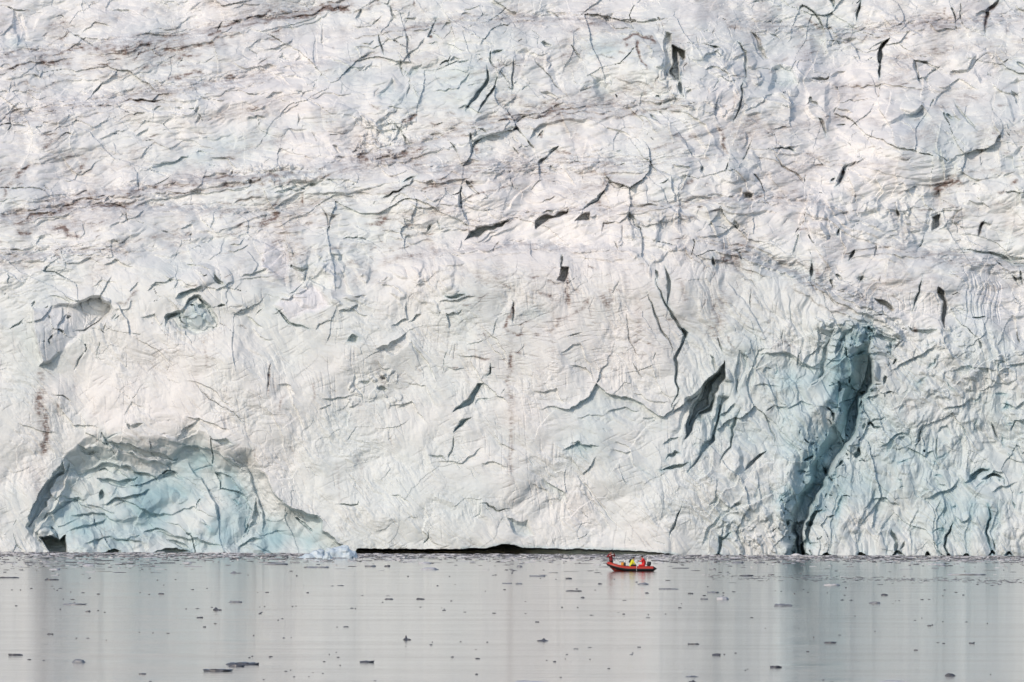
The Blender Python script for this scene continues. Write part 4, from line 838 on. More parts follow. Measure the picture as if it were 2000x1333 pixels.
bm = bmesh.new(); boxm(bm, (-0.05, 0, 0.14), (3.3, 1.15, 0.04)); boxm(bm, (-1.9, 0, 0.33), (0.66, 0.62, 0.05)); bmesh_obj('deck', bm, M_grey, boat, False)
bm = bmesh.new(); boxm(bm, (1.58, 0, 0.32), (0.07, 1.2, 0.5)); bmesh_obj('transom', bm, M_dark, boat, False)
bm = bmesh.new(); boxm(bm, (0.0, 0, 0.44), (0.34, 1.1, 0.07)); boxm(bm, (0.0, 0, 0.28), (0.22, 0.8, 0.26)); bmesh_obj('bench_seat', bm, M_dark, boat, False)
bm = bmesh.new(); boxm(bm, (1.2, 0, 0.42), (0.5, 1.05, 0.12), bev=0.04); boxm(bm, (1.2, 0, 0.27), (0.4, 0.85, 0.2)); bmesh_obj('stern_seat', bm, M_dark, boat, False)
bm = bmesh.new(); boxm(bm, (0.52, -0.79, 0.30), (0.035, 0.53, 0.50), bev=0.015); bmesh_obj('strap', bm, M_white, boat)
for sg in (-1, 1):
    bm = bmesh.new()
    pts = [Vector((x, sg * 0.84, 0.475 + (0.03 if k % 2 else -0.015))) for k, x in enumerate(np.linspace(-0.8, 1.9, 13))]
    for a, b2 in zip(pts, pts[1:]): capsule(bm, a, b2, 0.011, 0.011, 8)
    bmesh_obj('grab_line', bm, M_dark, boat)
bm = bmesh.new(); capsule(bm, (1.63, 0.25, 0.45), (1.62, 0.25, 1.02), 0.022, 0.022); capsule(bm, (1.62, 0.25, 1.0), (1.66, 0.25, 1.42), 0.045, 0.04); lm = bmesh_obj('light_mast', bm, M_white, boat)
bm = bmesh.new(); capsule(bm, (1.5, 0.3, 0.6), (1.27, 0.3, 1.78), 0.012, 0.006, 8); bmesh_obj('antenna', bm, M_dark, boat)
eng = bpy.data.objects.new('outboard_motor', None); C.objects.link(eng); eng.parent = boat
bm = bmesh.new(); boxm(bm, (1.78, 0, 0.78), (0.42, 0.34, 0.40), Matrix.Rotation(R_(6), 3, 'Y'), bev=0.1); bmesh_obj('cowling', bm, M_black, eng)
bm = bmesh.new(); capsule(bm, (1.80, 0, 0.6), (1.84, 0, -0.35), 0.085, 0.06); boxm(bm, (1.9, 0, -0.15), (0.26, 0.2, 0.02), bev=0.005); boxm(bm, (1.66, 0, 0.52), (0.14, 0.2, 0.2), bev=0.03); bmesh_obj('motor_leg', bm, M_dark, eng)
bm = bmesh.new(); capsule(bm, (1.78, 0, -0.38), (1.98, 0, -0.38), 0.06, 0.05)
for k in range(3):
    boxm(bm, (1.97, 0.09 * math.cos(k * 2.094), -0.38 + 0.09 * math.sin(k * 2.094)), (0.02, 0.14, 0.08), Matrix.Rotation(k * 2.094, 3, 'X') @ Matrix.Rotation(0.5, 3, 'Y'), 0.008)
bmesh_obj('propeller', bm, M_metal, eng)
bm = bmesh.new(); capsule(bm, (1.62, 0.02, 0.66), (1.40, 0.06, 0.72), 0.02, 0.026); bmesh_obj('tiller', bm, M_black, eng)

# cargo in the boat
def local(p): return Vector(p) + BP
bm = bmesh.new(); boxm(bm, (0, 0, 0.15), (0.30, 0.32, 0.30), bev=0.09); capsule(bm, (-0.09, 0, 0.30), (0.09, 0, 0.30), 0.045, 0.045)
for v in bm.verts: v.co += v.co.normalized() * 0.012 * mnoise.noise(v.co * 14)
bag = bmesh_obj('dry_bag', bm, simple_mat('amber_fabric', (0.72, 0.30, 0.03), 0.5)); bag.location = local((-0.90, -0.1, 0.56)); tag(bag, 'amber yellow bag behind the bow of the red boat', 'bag')
bm = bmesh.new(); boxm(bm, (0, 0, 0.16), (0.20, 0.3, 0.32), bev=0.02); case = bmesh_obj('equipment_case', bm, M_black); case.location = local((-0.66, -0.1, 0.55))
bm = bmesh.new(); capsule(bm, (-0.05, 0, 0.34), (0.05, 0, 0.34), 0.012, 0.012, 8); bmesh_obj('handle', bm, M_dark, case); tag(case, 'small black case between the amber bag and the person in yellow', 'case')
bm = bmesh.new(); boxm(bm, (0, 0, 0.06), (0.15, 0.2, 0.12), bev=0.03); capsule(bm, (0, 0, 0.12), (0, 0, 0.16), 0.03, 0.03, 12); jug = bmesh_obj('plastic_jug', bm, M_white); jug.location = local((-0.67, -0.1, 0.905)); tag(jug, 'small white plastic jug on top of the black case in the boat', 'jug')
bm = bmesh.new(); boxm(bm, (0, 0, 0.22), (1.0, 0.62, 0.40), bev=0.06); crate = bmesh_obj('storage_box', bm, M_dark); crate.location = local((-0.75, -0.1, 0.155)); tag(crate, 'low dark storage box on the deck under the amber bag and case', 'box')

# ================================================================== PEOPLE
M_skin = simple_mat('skin', (0.45, 0.25, 0.18), 0.5, var=0.06)
def figure(name, label, J, head_dir, jacket_mat, trouser_mat, hat_mat, hat, extra=None, hair=(0.05, 0.035, 0.025)):
    V3 = {k: Vector(v) for k, v in J.items()}
    hd = Vector(head_dir).normalized(); side = hd.cross(Vector((0, 0, 1))).normalized()
    Hc = V3['head']; rot = Matrix((side, hd, Vector((0, 0, 1)))).transposed()
    hp = lambda x, y, z: Hc + side * x + hd * y + Vector((0, 0, z))
    bm = bmesh.new()
    # torso, neck, head with jaw, nose, ears
    capsule(bm, V3['pelvis'], V3['chest'], 0.135, 0.145); capsule(bm, V3['chest'], V3['neck'], 0.12, 0.06); capsule(bm, V3['neck'], hp(0, -0.01, -0.02), 0.055, 0.05)
    capsule(bm, V3['shL'], V3['shR'], 0.065, 0.065)
    ball(bm, hp(0, -0.005, 0.03), (0.076, 0.095, 0.098), rot); ball(bm, hp(0, 0.03, -0.045), (0.056, 0.060, 0.062), rot)
    capsule(bm, hp(0, 0.085, 0.02), hp(0, 0.108, -0.012), 0.010, 0.015, 8); capsule(bm, hp(-0.018, 0.083, -0.052), hp(0.018, 0.083, -0.052), 0.009, 0.009, 8)
    for sg in (-1, 1): ball(bm, hp(sg * 0.077, -0.005, 0.0), (0.012, 0.022, 0.032), rot, 2)
    for s2 in 'LR':
        capsule(bm, V3['sh' + s2], V3['el' + s2], 0.052, 0.040); capsule(bm, V3['el' + s2], V3['wr' + s2], 0.040, 0.027)
        # hand: palm, four unequal curled fingers, thumb leaving the side of the palm
        fw = (V3['wr' + s2] - V3['el' + s2]).normalized(); grip = Vector(J.get('grip' + s2, (0, 0, 1))).normalized()
        ac = grip - fw * grip.dot(fw); ac = ac.normalized() if ac.length > 0.05 else fw.orthogonal().normalized()
        cn = fw.cross(ac).normalized() * (1 if s2 == 'L' else -1)
        w0 = V3['wr' + s2]
        for k in range(4):
            o0 = ac * (0.030 - 0.020 * k); ln = (0.034, 0.038, 0.036, 0.029)[k]
            capsule(bm, w0 + fw * 0.012 + o0 * 0.7, w0 + fw * 0.085 + o0, 0.016, 0.013, 8)
            a = w0 + fw * 0.088 + o0; b2 = a + (fw * 0.80 + cn * 0.6) * ln; c2 = b2 + (fw * -0.05 + cn) * ln * 0.8; d2 = c2 + (fw * -0.8 + cn * 0.5) * ln * 0.6
            capsule(bm, a, b2, 0.0105, 0.010, 8); capsule(bm, b2, c2, 0.010, 0.009, 8); capsule(bm, c2, d2, 0.009, 0.008, 8)
        a = w0 + fw * 0.03 + ac * 0.026; b2 = a + (ac * 0.5 + fw * 0.55 + cn * 0.5).normalized() * 0.042; c2 = b2 + (fw * 0.6 + cn * 0.7 - ac * 0.1).normalized() * 0.032
        capsule(bm, a, b2, 0.014, 0.012, 8); capsule(bm, b2, c2, 0.011, 0.009, 8)
        capsule(bm, V3['hip' + s2], V3['kn' + s2], 0.085, 0.060); capsule(bm, V3['kn' + s2], V3['an' + s2], 0.056, 0.040)
        capsule(bm, V3['an' + s2] - Vector((0, 0, 0.03)), V3['an' + s2] + Vector(J['toe']) * 0.17 - Vector((0, 0, 0.05)), 0.040, 0.032)
    root = fuse(name, bm, M_skin, 0.0095, None, 2); root.location = BP
    tag(root, label, 'person', 'people aboard the red boat')
    # jacket, hem to cuffs
    bm = bmesh.new()
    capsule(bm, V3['pelvis'] - Vector((0, 0, 0.02)), V3['chest'], 0.185, 0.19); capsule(bm, V3['chest'], V3['neck'] - Vector((0, 0, 0.03)), 0.165, 0.085); capsule(bm, V3['shL'], V3['shR'], 0.105, 0.105)
    for s2 in 'LR':
        capsule(bm, V3['sh' + s2], V3['el' + s2], 0.092, 0.070); capsule(bm, V3['el' + s2], V3['wr' + s2] - (V3['wr' + s2] - V3['el' + s2]).normalized() * 0.02, 0.069, 0.048)
    for v in bm.verts: v.co += Vector((1, 1, 1)) * 0.012 * mnoise.noise(v.co * 11)
    fuse('jacket', bm, jacket_mat, 0.014, root, 1)
    bm = bmesh.new()
    capsule(bm, V3['hipL'], V3['hipR'], 0.115, 0.115); capsule(bm, V3['pelvis'], (V3['hipL'] + V3['hipR']) / 2, 0.14, 0.13)
    for s2 in 'LR': capsule(bm, V3['hip' + s2], V3['kn' + s2], 0.112, 0.086); capsule(bm, V3['kn' + s2], V3['an' + s2] + Vector((0, 0, 0.04)), 0.084, 0.068)
    fuse('trousers', bm, trouser_mat, 0.014, root, 1)
    for s2 in 'LR':
        bm = bmesh.new(); an = V3['an' + s2]; capsule(bm, an + Vector((0, 0, 0.12)), an - Vector((0, 0, 0.03)), 0.060, 0.058); capsule(bm, an - Vector((0, 0, 0.05)), an + Vector(J['toe']) * 0.18 - Vector((0, 0, 0.055)), 0.052, 0.044)
        fuse('boot', bm, M_black, 0.012, root, 1)
    bm = bmesh.new(); vs_ = ball(bm, hp(0, -0.018, 0.045), (0.088, 0.104, 0.098), rot)
    bmesh.ops.delete(bm, geom=[v for v in bm.verts if (v.co - Hc).dot(hd) > 0.045 and (v.co - Hc).z < 0.075], context='VERTS')
    bmesh_obj('hair', bm, simple_mat('dark_hair', hair, 0.7), root)
    bm = bmesh.new(); ball(bm, hp(0, -0.012, 0.075), (0.096, 0.112, 0.080), rot)
    if hat == 'cap': boxm(bm, hp(0, 0.13, 0.062), (0.13, 0.11, 0.014), rot, 0.006)
    bmesh_obj('cap' if hat == 'cap' else 'knit_hat', bm, hat_mat, root)
    for sg in (-1, 1):
        bm = bmesh.new(); ball(bm, hp(sg * 0.030, 0.083, 0.022), (0.011, 0.008, 0.008), rot, 2); bmesh_obj('eye', bm, M_dark, root)
    if extra: extra(root, V3, hp, rot)
    return root

M_dred = simple_mat('dark_red_fabric', (0.22, 0.016, 0.022), 0.7, var=0.25, scale=5)
M_bred = simple_mat('bright_red_fabric', (0.72, 0.025, 0.025), 0.6, var=0.15, scale=5)
M_yel = simple_mat('yellow_fabric', (0.70, 0.70, 0.03), 0.6, var=0.15, scale=5)
M_trs = simple_mat('black_fabric', (0.025, 0.022, 0.025), 0.8, var=0.3)
M_refl = simple_mat('pale_patch', (0.62, 0.52, 0.52), 0.5)
def patches(root, V3, hp, rot):
    for c_, r in (((-2.14, -0.235, 1.56), (0.085, 0.03, 0.075)), ((-1.90, -0.17, 1.68), (0.12, 0.03, 0.06))):
        bm = bmesh.new(); ball(bm, c_, r); bmesh_obj('pale_patch', bm, M_refl, root)
figure('person', 'person in dark red jacket standing at the bow of the boat with a paddle', dict(
    pelvis=(-2.05, 0, 1.16), chest=(-2.08, -0.02, 1.50), neck=(-2.09, -0.02, 1.74), head=(-2.08, -0.03, 1.88),
    shL=(-1.93, 0.06, 1.66), shR=(-2.25, -0.07, 1.66), elL=(-1.70, 0.02, 1.50), wrL=(-1.735, -0.13, 1.72), elR=(-2.42, -0.20, 1.47), wrR=(-2.20, -0.33, 1.53),
    hipL=(-1.97, 0.05, 1.08), hipR=(-2.13, -0.04, 1.08), knL=(-1.93, 0.08, 0.72), knR=(-2.12, -0.06, 0.72), anL=(-1.95, 0.12, 0.44), anR=(-2.10, -0.10, 0.44),
    toe=(0.8, -0.6, 0), gripL=(-0.48, 0, 0.88), gripR=(0, 0, 1)), (0.8, -0.55, 0), M_dred, M_trs, M_trs, 'knit', patches)
figure('person', 'person in a bright yellow jacket sitting hunched amidships in the red boat', dict(
    pelvis=(-0.02, 0, 0.62), chest=(0.08, 0, 0.98), neck=(0.19, 0, 1.17), head=(0.255, 0, 1.295),
    shL=(0.14, 0.17, 1.10), shR=(0.14, -0.17, 1.10), elL=(0.28, 0.22, 0.86), wrL=(0.42, 0.16, 0.68), elR=(0.27, -0.24, 0.86), wrR=(0.38, -0.20, 0.68),
    hipL=(0.02, 0.10, 0.60), hipR=(0.02, -0.10, 0.60), knL=(0.44, 0.14, 0.62), knR=(0.44, -0.14, 0.62), anL=(0.46, 0.14, 0.26), anR=(0.46, -0.14, 0.26),
    toe=(1, 0, 0)), (1, -0.15, -0.25), M_yel, M_trs, M_trs, 'knit')
figure('person', 'person in bright red suit and cap sitting at the stern by the motor', dict(
    pelvis=(1.22, 0, 0.64), chest=(1.22, 0, 1.06), neck=(1.13, 0, 1.30), head=(1.06, 0, 1.43),
    shL=(1.17, -0.19, 1.22), shR=(1.19, 0.19, 1.22), elL=(1.00, -0.26, 1.02), wrL=(0.80, -0.16, 1.02), elR=(1.40, 0.24, 1.00), wrR=(1.42, 0.10, 0.78),
    hipL=(1.18, -0.10, 0.60), hipR=(1.18, 0.10, 0.60), knL=(0.80, -0.14, 0.62), knR=(0.80, 0.14, 0.62), anL=(0.78, -0.14, 0.26), anR=(0.78, 0.14, 0.26),
    toe=(-1, 0, 0)), (-1, -0.15, 0), M_bred, M_bred, M_trs, 'cap')
# things they carry
pd = bpy.data.objects.new('paddle', None); C.objects.link(pd); pd.location = BP
a = Vector((-1.94, -0.17, 2.20)); c_ = Vector((-1.30, -0.24, 1.05)); dr = (c_ - a).normalized()
bm = bmesh.new(); capsule(bm, a, a + dr * 0.8, 0.017, 0.017, 10); capsule(bm, a + Vector((-0.05, 0, -0.02)), a + Vector((0.05, 0, 0.03)), 0.02, 0.02, 10); bmesh_obj('shaft', bm, M_dark, pd)
bm = bmesh.new(); boxm(bm, a + dr * 1.03, (0.13, 0.03, 0.52), dr.to_track_quat('Z', 'Y').to_matrix(), 0.014); bmesh_obj('blade', bm, M_black, pd)
tag(pd, 'dark paddle held slantwise by the person at the bow', 'paddle')
bk = bpy.data.objects.new('backpack', None); C.objects.link(bk); bk.location = BP
rt = Matrix.Rotation(R_(22), 3, 'Y')
bm = bmesh.new(); boxm(bm, (-0.13, 0, 1.03), (0.19, 0.30, 0.34), rt, 0.07); bmesh_obj('pack', bm, M_trs, bk)
bm = bmesh.new(); boxm(bm, (-0.09, 0, 1.20), (0.17, 0.26, 0.06), rt, 0.025); bmesh_obj('lid', bm, M_dark, bk)
for sg in (-1, 1):
    bm = bmesh.new(); pts = [Vector((-0.02, sg * 0.11, 1.17)), Vector((0.12, sg * 0.12, 1.24)), Vector((0.26, sg * 0.12, 1.10)), Vector((0.24, sg * 0.14, 0.92)), Vector((0.02, sg * 0.15, 0.86))]
    for p1, p2 in zip(pts, pts[1:]): capsule(bm, p1, p2, 0.016, 0.016, 8)
    bmesh_obj('strap', bm, M_dark, bk)
tag(bk, 'black backpack on the back of the person in yellow', 'backpack')
cm_ = bpy.data.objects.new('camera', None); C.objects.link(cm_); cm_.location = BP; cm_.name = 'handheld_camera'
bm = bmesh.new(); boxm(bm, (0.70, -0.13, 1.04), (0.08, 0.14, 0.10), None, 0.015); bmesh_obj('camera_body', bm, M_black, cm_)
bm = bmesh.new(); capsule(bm, (0.67, -0.13, 1.04), (0.60, -0.13, 1.04), 0.035, 0.032, 16); bmesh_obj('lens', bm, M_dark, cm_)
tag(cm_, 'small dark device held out in the hands of the person in the red suit', 'camera')

# ================================================================== FLOATING ICE
def ice_mat(name, col, rough, blue=None):
    m_, t_, b_ = nodes_mat(name)
    n = t_.nodes.new('ShaderNodeTexNoise'); n.inputs['Scale'].default_value = 3.0; n.inputs['Detail'].default_value = 5
    c0 = t_.nodes.new('ShaderNodeTexCoord'); t_.links.new(c0.outputs['Object'], n.inputs['Vector'])
    mx_ = t_.nodes.new('ShaderNodeMix'); mx_.data_type = 'RGBA'; mx_.inputs[6].default_value = (*[x * 0.75 for x in col], 1); mx_.inputs[7].default_value = (*(blue or [min(1, x * 1.3) for x in col]), 1)
    t_.links.new(n.outputs['Fac'], mx_.inputs[0]); t_.links.new(mx_.outputs[2], b_.inputs['Base Color']); b_.inputs['Roughness'].default_value = rough
    return m_
M_clear = ice_mat('clear_dark_ice', (0.085, 0.09, 0.105), 0.35)
M_greyi = ice_mat('grey_ice', (0.22, 0.235, 0.26), 0.4)
M_palei = ice_mat('pale_ice', (0.46, 0.47, 0.50), 0.5)
M_whitei = ice_mat('white_ice', (0.74, 0.74, 0.74), 0.6, (0.80, 0.80, 0.80))
M_bluei = ice_mat('pale_blue_ice', (0.72, 0.78, 0.82), 0.45, (0.50, 0.64, 0.74))

def floe_mesh(name, wid, dep, hgt, seed, kind='flat', sub=3):
    r = random.Random(seed); bm = bmesh.new()
    bmesh.ops.create_icosphere(bm, subdivisions=sub, radius=1.0)
    o1 = Vector((r.uniform(-50, 50), r.uniform(-50, 50), r.uniform(-50, 50)))
    pk = [(r.uniform(-0.6, 0.6), r.uniform(-0.4, 0.4), r.uniform(0.3, 1.0), r.uniform(0.15, 0.35)) for _ in range(3)]
    for v in bm.verts:
        d_ = v.co.normalized(); n1 = mnoise.fractal(d_ * 1.6 + o1, 1.0, 2.0, 4); n2 = mnoise.fractal(d_ * 5 + o1, 1.0, 2.0, 3)
        rr = 1 + 0.38 * n1 + 0.10 * n2
        x, y, z = d_.x * rr, d_.y * rr, d_.z
        if kind == 'flat': z = max(-0.8, min(0.62 + 0.5 * n1 + 0.2 * n2, z * 1.8))
        elif kind == 'peak':
            z = max(-0.6, min(0.25, z * 1.5) if z > 0 else z)
            if d_.z > 0: z += max(0, 1 - math.hypot(x - pk[0][0] * 0.5, y) / 0.55) * 0.9 + 0.15 * n2
        elif kind == 'spiky':
            z = z * 0.4
            if d_.z > 0:
                for px, py, ph, pr in pk: z += ph * max(0, 1 - math.hypot(x - px, y - py) / pr)
        else: z = z * (0.9 + 0.3 * n1)
        v.co = Vector((x * wid / 2, y * dep / 2, z * hgt))
    bmesh.ops.recalc_face_normals(bm, faces=bm.faces)
    me_ = bpy.data.meshes.new(name); bm.to_mesh(me_); bm.free(); return me_

def floe(u, v, wpx, hpx, kind, mat, label, name='ice_floe', cat='ice floe', group='larger pieces of ice afloat on the water', seed=None, dep=None):
    P = on_water(u, v + 0.3); k = P.y / F
    wpx *= 0.92; hpx *= 0.82; wid = wpx * k
    o = link(name, floe_mesh(name, wid, dep or min(wid * 0.7, 2.5), max(hpx * k * (1.0 if kind != 'flat' else 1.25), 0.03), seed if seed is not None else int(u * 7 + v), kind), mat, None, kind in ('lump', 'flat'))
    o.location = P; tag(o, label, cat, group)
    return o
NF = [
 (20, 1129, 40, 2.5, 'flat', 0, 'long thin grey floe at the far left edge of the water, below the cave'), (100, 1133, 34, 2.5, 'flat', 0, 'thin broken floe beneath the left part of the ice cave reflection'),
 (145, 1181, 46, 2.5, 'flat', 1, 'long slim grey floe with raised ends in the left water'), (172, 1195, 11, 2.5, 'flat', 0, 'short dark chip just under the long slim floe with raised ends'),
 (424, 1192, 18, 8, 'peak', 0, 'small dark pyramid shaped piece of ice in the left water'), (460, 1177, 28, 4, 'flat', 1, 'grey floe with an upturned right end above right of the dark pyramid piece'),
 (460, 1120, 22, 6, 'peak', 1, 'little peaked grey piece below the middle of the blue cave'), (30, 1280, 28, 4, 'flat', 0, 'dark flat floe near the lower left edge'),
 (154, 1294, 27, 8, 'lump', 1, 'smooth rounded grey lump of ice in the lower left water'), (425, 1311, 62, 5, 'flat', 0, 'long dark floe with a knob near its middle, lowest in the left water'),
 (475, 1298, 66, 5, 'flat', 0, 'long tapering floe just above the dark floe with a knob'), (461, 1302, 30, 8, 'lump', 0, 'dark lump in front of the long tapering floe'),
 (279, 1317, 15, 2.5, 'flat', 0, 'small dark sliver left of the dark floe with a knob'), (98, 1239, 14, 2, 'flat', 0, 'small dark sliver alone above the rounded grey lump'),
 (390, 1207, 13, 2.5, 'flat', 0, 'short dark bar of ice left below the dark pyramid piece'), (315, 1161, 13, 3.5, 'lump', 0, 'small dark rounded chip in the teal reflection of the cave'),
 (172, 1106, 24, 5, 'lump', 2, 'pale low lump below the dark hole at the cave foot'), (106, 1113, 24, 3, 'flat', 2, 'pale flat floe left below the dark hole of the cave'),
 (366, 1101, 20, 5, 'lump', 2, 'grey white lump in the loose ice under the cave'), (540, 1103, 44, 4, 'flat', 1, 'flat floe left of the pale blue iceberg'), (618, 1109, 54, 3, 'flat', 1, 'long flat floe directly in front of the pale blue iceberg'),
 (837, 1113, 37, 6, 'lump', 2, 'largest pale floe in front of the dark undercut'), (829, 1101, 30, 5, 'lump', 2, 'pale floe just behind the largest pale floe before the undercut'), (723, 1107, 22, 3.5, 'flat', 1, 'grey floe right of the pale blue iceberg'),
 (757, 1107, 12, 4, 'flat', 0, 'short dark piece midway between the pale blue iceberg and the largest pale floe'), (1015, 1108, 12, 5, 'lump', 1, 'small grey lump in open water below the notch of the undercut'),
 (990, 1140, 22, 2, 'flat', 1, 'left one of two thin bars of ice below the middle of the undercut'), (1013, 1141, 16, 2.5, 'flat', 1, 'right one of two thin bars of ice below the middle of the undercut'),
 (1050, 1126, 32, 2.5, 'flat', 1, 'thin low floe left of the red boat'), (1111, 1131, 14, 3, 'flat', 0, 'dark little floe left of the boat with a flat top'), (1120, 1155, 31, 2.5, 'flat', 0, 'long thin dark bar left below the red boat'),
 (1138, 1168, 9, 3, 'lump', 0, 'tiny dark lump just right below the long thin dark bar'), (1256, 1142, 23, 5, 'lump', 1, 'grey lump straight below the stern of the red boat'), (1172, 1141, 9, 3, 'lump', 0, 'tiny dark lump straight below the bow of the boat'),
 (760, 1171, 17, 2.5, 'flat', 0, 'left twin of two short dark floes in the middle water'), (821, 1171, 17, 3, 'flat', 0, 'right twin of two short dark floes in the middle water'), (717, 1294, 31, 4, 'flat', 0, 'dark straight floe low in the middle left water'),
 (795, 1250, 15, 10, 'spiky', 0, 'small spiky piece of ice with an upright left horn'), (1060, 1252, 23, 7, 'spiky', 0, 'jagged dark piece with a beak like left end'), (1034, 1335, 78, 7, 'lump', 2, 'broad pale floe cut by the lower edge of the picture, middle'),
 (1305, 1151, 40, 2, 'flat', 1, 'long very thin floe right below the boat stern'), (1263, 1159, 8, 3, 'lump', 0, 'tiny dark chip below the grey lump under the stern'), (1349, 1160, 11, 2.5, 'flat', 0, 'small dark chip right of the long very thin floe'),
 (1351, 1322, 27, 5, 'spiky', 1, 'grey floe with a raised right tip at the bottom right of the middle'), (1352, 1332, 14, 5, 'peak', 0, 'dark angular piece at the lower edge under the raised tip floe'), (1457, 1125, 28, 2.5, 'flat', 0, 'thin dark bar at the left end of the band of fine brash'),
 (1375, 1171, 16, 3, 'flat', 1, 'grey floe left of the pale block in the right water'), (1410, 1171, 24, 6, 'flat', 2, 'pale block shaped floe in the dark narrow reflection'), (1392, 1158, 24, 3, 'flat', 1, 'flat grey floe above the pale block shaped floe'),
 (1530, 1184, 38, 5, 'flat', 1, 'dumbbell shaped grey floe left of the gully reflection'), (1727, 1163, 13, 4.5, 'lump', 0, 'dark bead shaped lump in the right water'), (1708, 1179, 22, 4, 'flat', 1, 'grey floe with a pointed right end below the dark bead shaped lump'),
 (1355, 1259, 24, 3, 'flat', 0, 'straight dark bar in the right middle water'), (1400, 1280, 18, 4.5, 'lump', 0, 'dark oval lump in the narrow dark reflection'), (1515, 1304, 26, 4.5, 'flat', 0, 'thick dark bar with square ends, lowest left of the gully reflection'),
 (1622, 1256, 26, 3, 'flat', 0, 'dark slim floe right of the gully reflection'), (1856, 1320, 20, 7, 'lump', 0, 'dark rounded turtle shaped lump at the lower right'), (1625, 1144, 36, 4, 'flat', 2, 'pale broken floe under the gully'),
 (1555, 1086, 26, 6, 'lump', 3, 'white piece of ice at the very mouth of the great gully'), (1815, 1223, 9, 3, 'lump', 0, 'small dark lump alone in the far right water'), (1745, 1336, 74, 9, 'lump', 2, 'broad pale lilac floe cut by the lower edge at the right'),
 (1888, 1123, 78, 2.5, 'flat', 2, 'very long thin pale floe near the right part of the ice front'), (1898, 1257, 12, 3, 'flat', 0, 'small dark floe near the right edge, below the others'), (1830, 1103, 40, 2.5, 'flat', 2, 'pale slab close under the right part of the ice front'),
 (1440, 1100, 24, 4, 'flat', 1, 'grey slab left of the mouth of the gully'), (1485, 1100, 22, 3, 'flat', 1, 'grey slab touching the left side of the gully mouth reflection')]
MM = [M_clear, M_greyi, M_palei, M_whitei]
for (u, v, w_, h_, kd, mi, lb) in NF: floe(u, v, w_, h_, kd, MM[mi], lb)

# icebergs at the foot of the cave
def berg(name, label, lumps, mat):
    bm = bmesh.new(); P = on_water(lumps[0][0], lumps[0][1]); k = P.y / F
    for (u, v, rx, ry, yy) in lumps:
        Q = Vector(((u - lumps[0][0]) * k, yy, (lumps[0][1] - v) * k))
        ball(bm, Q, (rx * k, rx * k * 0.8, ry * k), None, 4)
    for v in bm.verts:
        n1 = mnoise.noise(v.co * 1.1 + Vector((u, 0, 0))); n2 = mnoise.noise(v.co * 3.1)
        c1 = mnoise.cell(v.co * 1.3)
        v.co += v.co.normalized() * (0.24 * n1 + 0.14 * n2 + 0.16 * c1)
    o = fuse(name, bm, mat, 0.07, None, 1); o.location = P; tag(o, label, 'iceberg', 'small icebergs by the cave foot'); return o
berg('iceberg', 'largest pale blue iceberg, a domed lump beside the left end of the undercut', [(668, 1090, 30, 22, 0), (650, 1089, 18, 18, -0.5), (686, 1091, 14, 14, 0.3), (674, 1080, 18, 10, 0), (694, 1092, 8, 6, 0)], M_bluei)
berg('iceberg', 'small upright blue block in front of the largest pale blue iceberg', [(641, 1093, 9, 14, 0), (636, 1093, 6, 8, 0)], M_bluei)
berg('iceberg', 'low whitish iceberg trailing off left of the blue block', [(621, 1091, 17, 17, 0.5), (604, 1092, 14, 9, 0), (590, 1092, 12, 5, 0), (628, 1092, 10, 9, -0.5)], M_bluei)

# scattered chips
rf = random.Random(5)
chips = [floe_mesh('ice_chip', 1.0, 1.0, 1.0, 900 + k, ('flat', 'flat', 'lump', 'peak')[k % 4], 2) for k in range(10)]
for m_ in chips: m_.materials.append(M_clear); m_.polygons.foreach_set('use_smooth', [True] * len(m_.polygons))
for k in range(215):
    u = rf.uniform(-10, 2010); v = 1114 + 219 * rf.random() ** 1.25
    if k % 3 == 0 and k: u = lu + rf.gauss(0, 30); v = lv + rf.gauss(0, 2.5)
    if abs(u - 1233) < 60 and v < 1126: v += 20
    lu, lv = u, v
    P = on_water(u, v); kk = P.y / F; wpx = min(15, 2.6 + rf.expovariate(0.32)); hpx = rf.uniform(0.9, 2.1)
    o = bpy.data.objects.new('ice_chip', chips[rf.randrange(10)]); C.objects.link(o); o.location = P; o.rotation_euler.z = rf.uniform(-0.5, 0.5)
    o.scale = (wpx * kk, wpx * kk * 0.8, hpx * kk)
    tag(o, 'small dark chip of ice, one of many scattered singly over the calm water', 'ice chip', 'small dark ice chips scattered on the water')

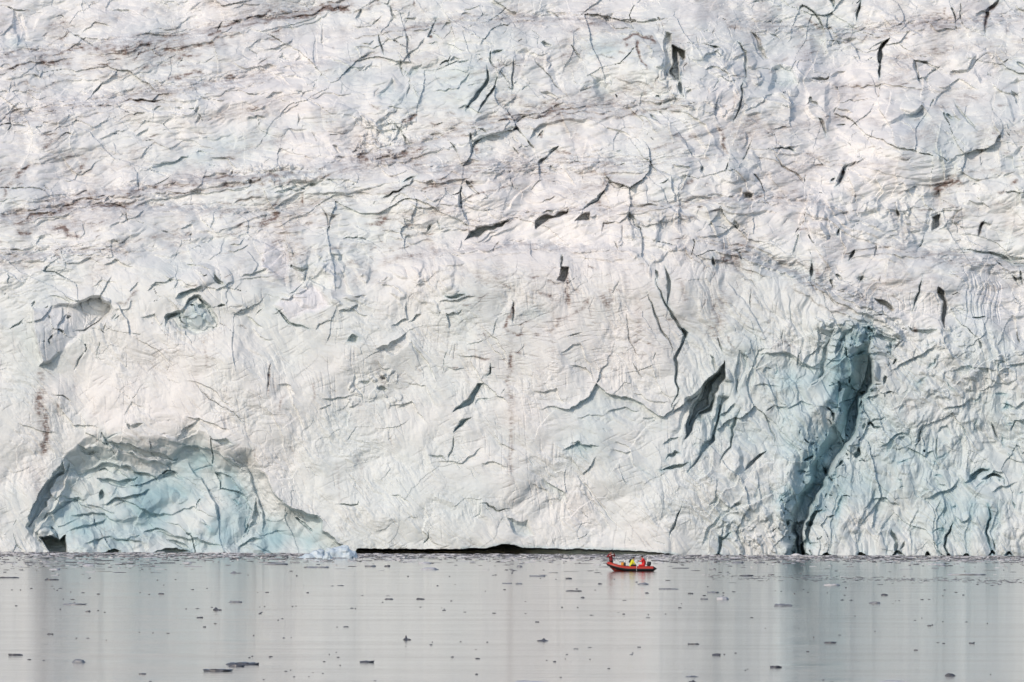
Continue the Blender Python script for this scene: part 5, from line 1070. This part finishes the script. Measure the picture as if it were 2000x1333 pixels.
# brash ice packed along the foot of the front: one mass
tb = bmesh.new(); bmesh.ops.create_icosphere(tb, subdivisions=1, radius=1.0)
tv = np.array([v.co[:] for v in tb.verts]); tf = np.array([[v.index for v in f.verts] for f in tb.faces]); tb.free()
rb = np.random.RandomState(3); AV = []; AF = []; AC = []; n0_ = 0
def brash(n, u0, u1, vf, wr, hr, pale):
    global n0_
    for _ in range(n):
        u = rb.uniform(u0, u1); v = vf(u); P = on_water(u, v); kk = P.y / F
        if 1180 < u < 1290 and v > 1104: continue
        w_ = wr[0] + rb.exponential(wr[1]); h_ = rb.uniform(*hr)
        d_ = 1 + 0.35 * rb.uniform(-1, 1, (len(tv), 1)); x = tv * d_
        x = x * [w_ / 2 * kk, min(w_ * 0.5, 9) * kk * 0.8, h_ * kk * 0.9]; x[:, 2] = np.clip(x[:, 2], -0.1, h_ * kk * 0.62)
        a = rb.uniform(-0.6, 0.6); ca, sa = math.cos(a), math.sin(a)
        y = np.stack([x[:, 0] * ca - x[:, 1] * sa, x[:, 0] * sa + x[:, 1] * ca, x[:, 2]], -1) + np.array(P[:])
        AV.append(y); AF.append(tf + n0_); n0_ += len(tv); sh = (rb.uniform(0.55, 1.0) if rb.rand() < pale else rb.uniform(0, 0.3)); AC.append(np.full(len(tv), sh))
base_v = lambda u: 1082 + 0.004 * (u - 1000)
brash(3200, -120, 2120, lambda u: base_v(u) + 1.0 + abs(rb.normal(0, 6.5)), (3, 9), (1.0, 2.8), 0.45)
brash(700, -120, 2120, lambda u: base_v(u) + 4 + rb.exponential(9), (3, 9), (0.8, 2.2), 0.4)
brash(500, 1380, 2100, lambda u: 1123 + 7 * rb.rand() + 0.016 * (u - 1400) + rb.normal(0, 2.2), (2, 5), (0.6, 1.3), 0.1)
brash(160, -60, 330, lambda u: 1098 + rb.exponential(7), (4, 9), (0.8, 2.0), 0.4)
brash(60, -400, -60, lambda u: 1100 + rb.exponential(60), (4, 9), (0.8, 2.0), 0.3)
bmh = bpy.data.meshes.new('brash_ice'); bmh.from_pydata(np.concatenate(AV).tolist(), [], np.concatenate(AF).tolist())
ba = bmh.attributes.new('shade', 'FLOAT', 'POINT'); ba.data.foreach_set('value', np.concatenate(AC).astype(np.float32))
m, t, b = nodes_mat('brash_ice'); at = t.nodes.new('ShaderNodeAttribute'); at.attribute_name = 'shade'
mx_ = t.nodes.new('ShaderNodeMix'); mx_.data_type = 'RGBA'; mx_.inputs[6].default_value = (0.06, 0.062, 0.075, 1); mx_.inputs[7].default_value = (0.70, 0.69, 0.70, 1)
t.links.new(at.outputs['Fac'], mx_.inputs[0]); t.links.new(mx_.outputs[2], b.inputs['Base Color']); b.inputs['Roughness'].default_value = 0.5
bo = link('brash_ice', bmh, m, None, False)
tag(bo, 'packed band of small broken ice pieces along the foot of the glacier', 'brash ice', None, 'stuff')
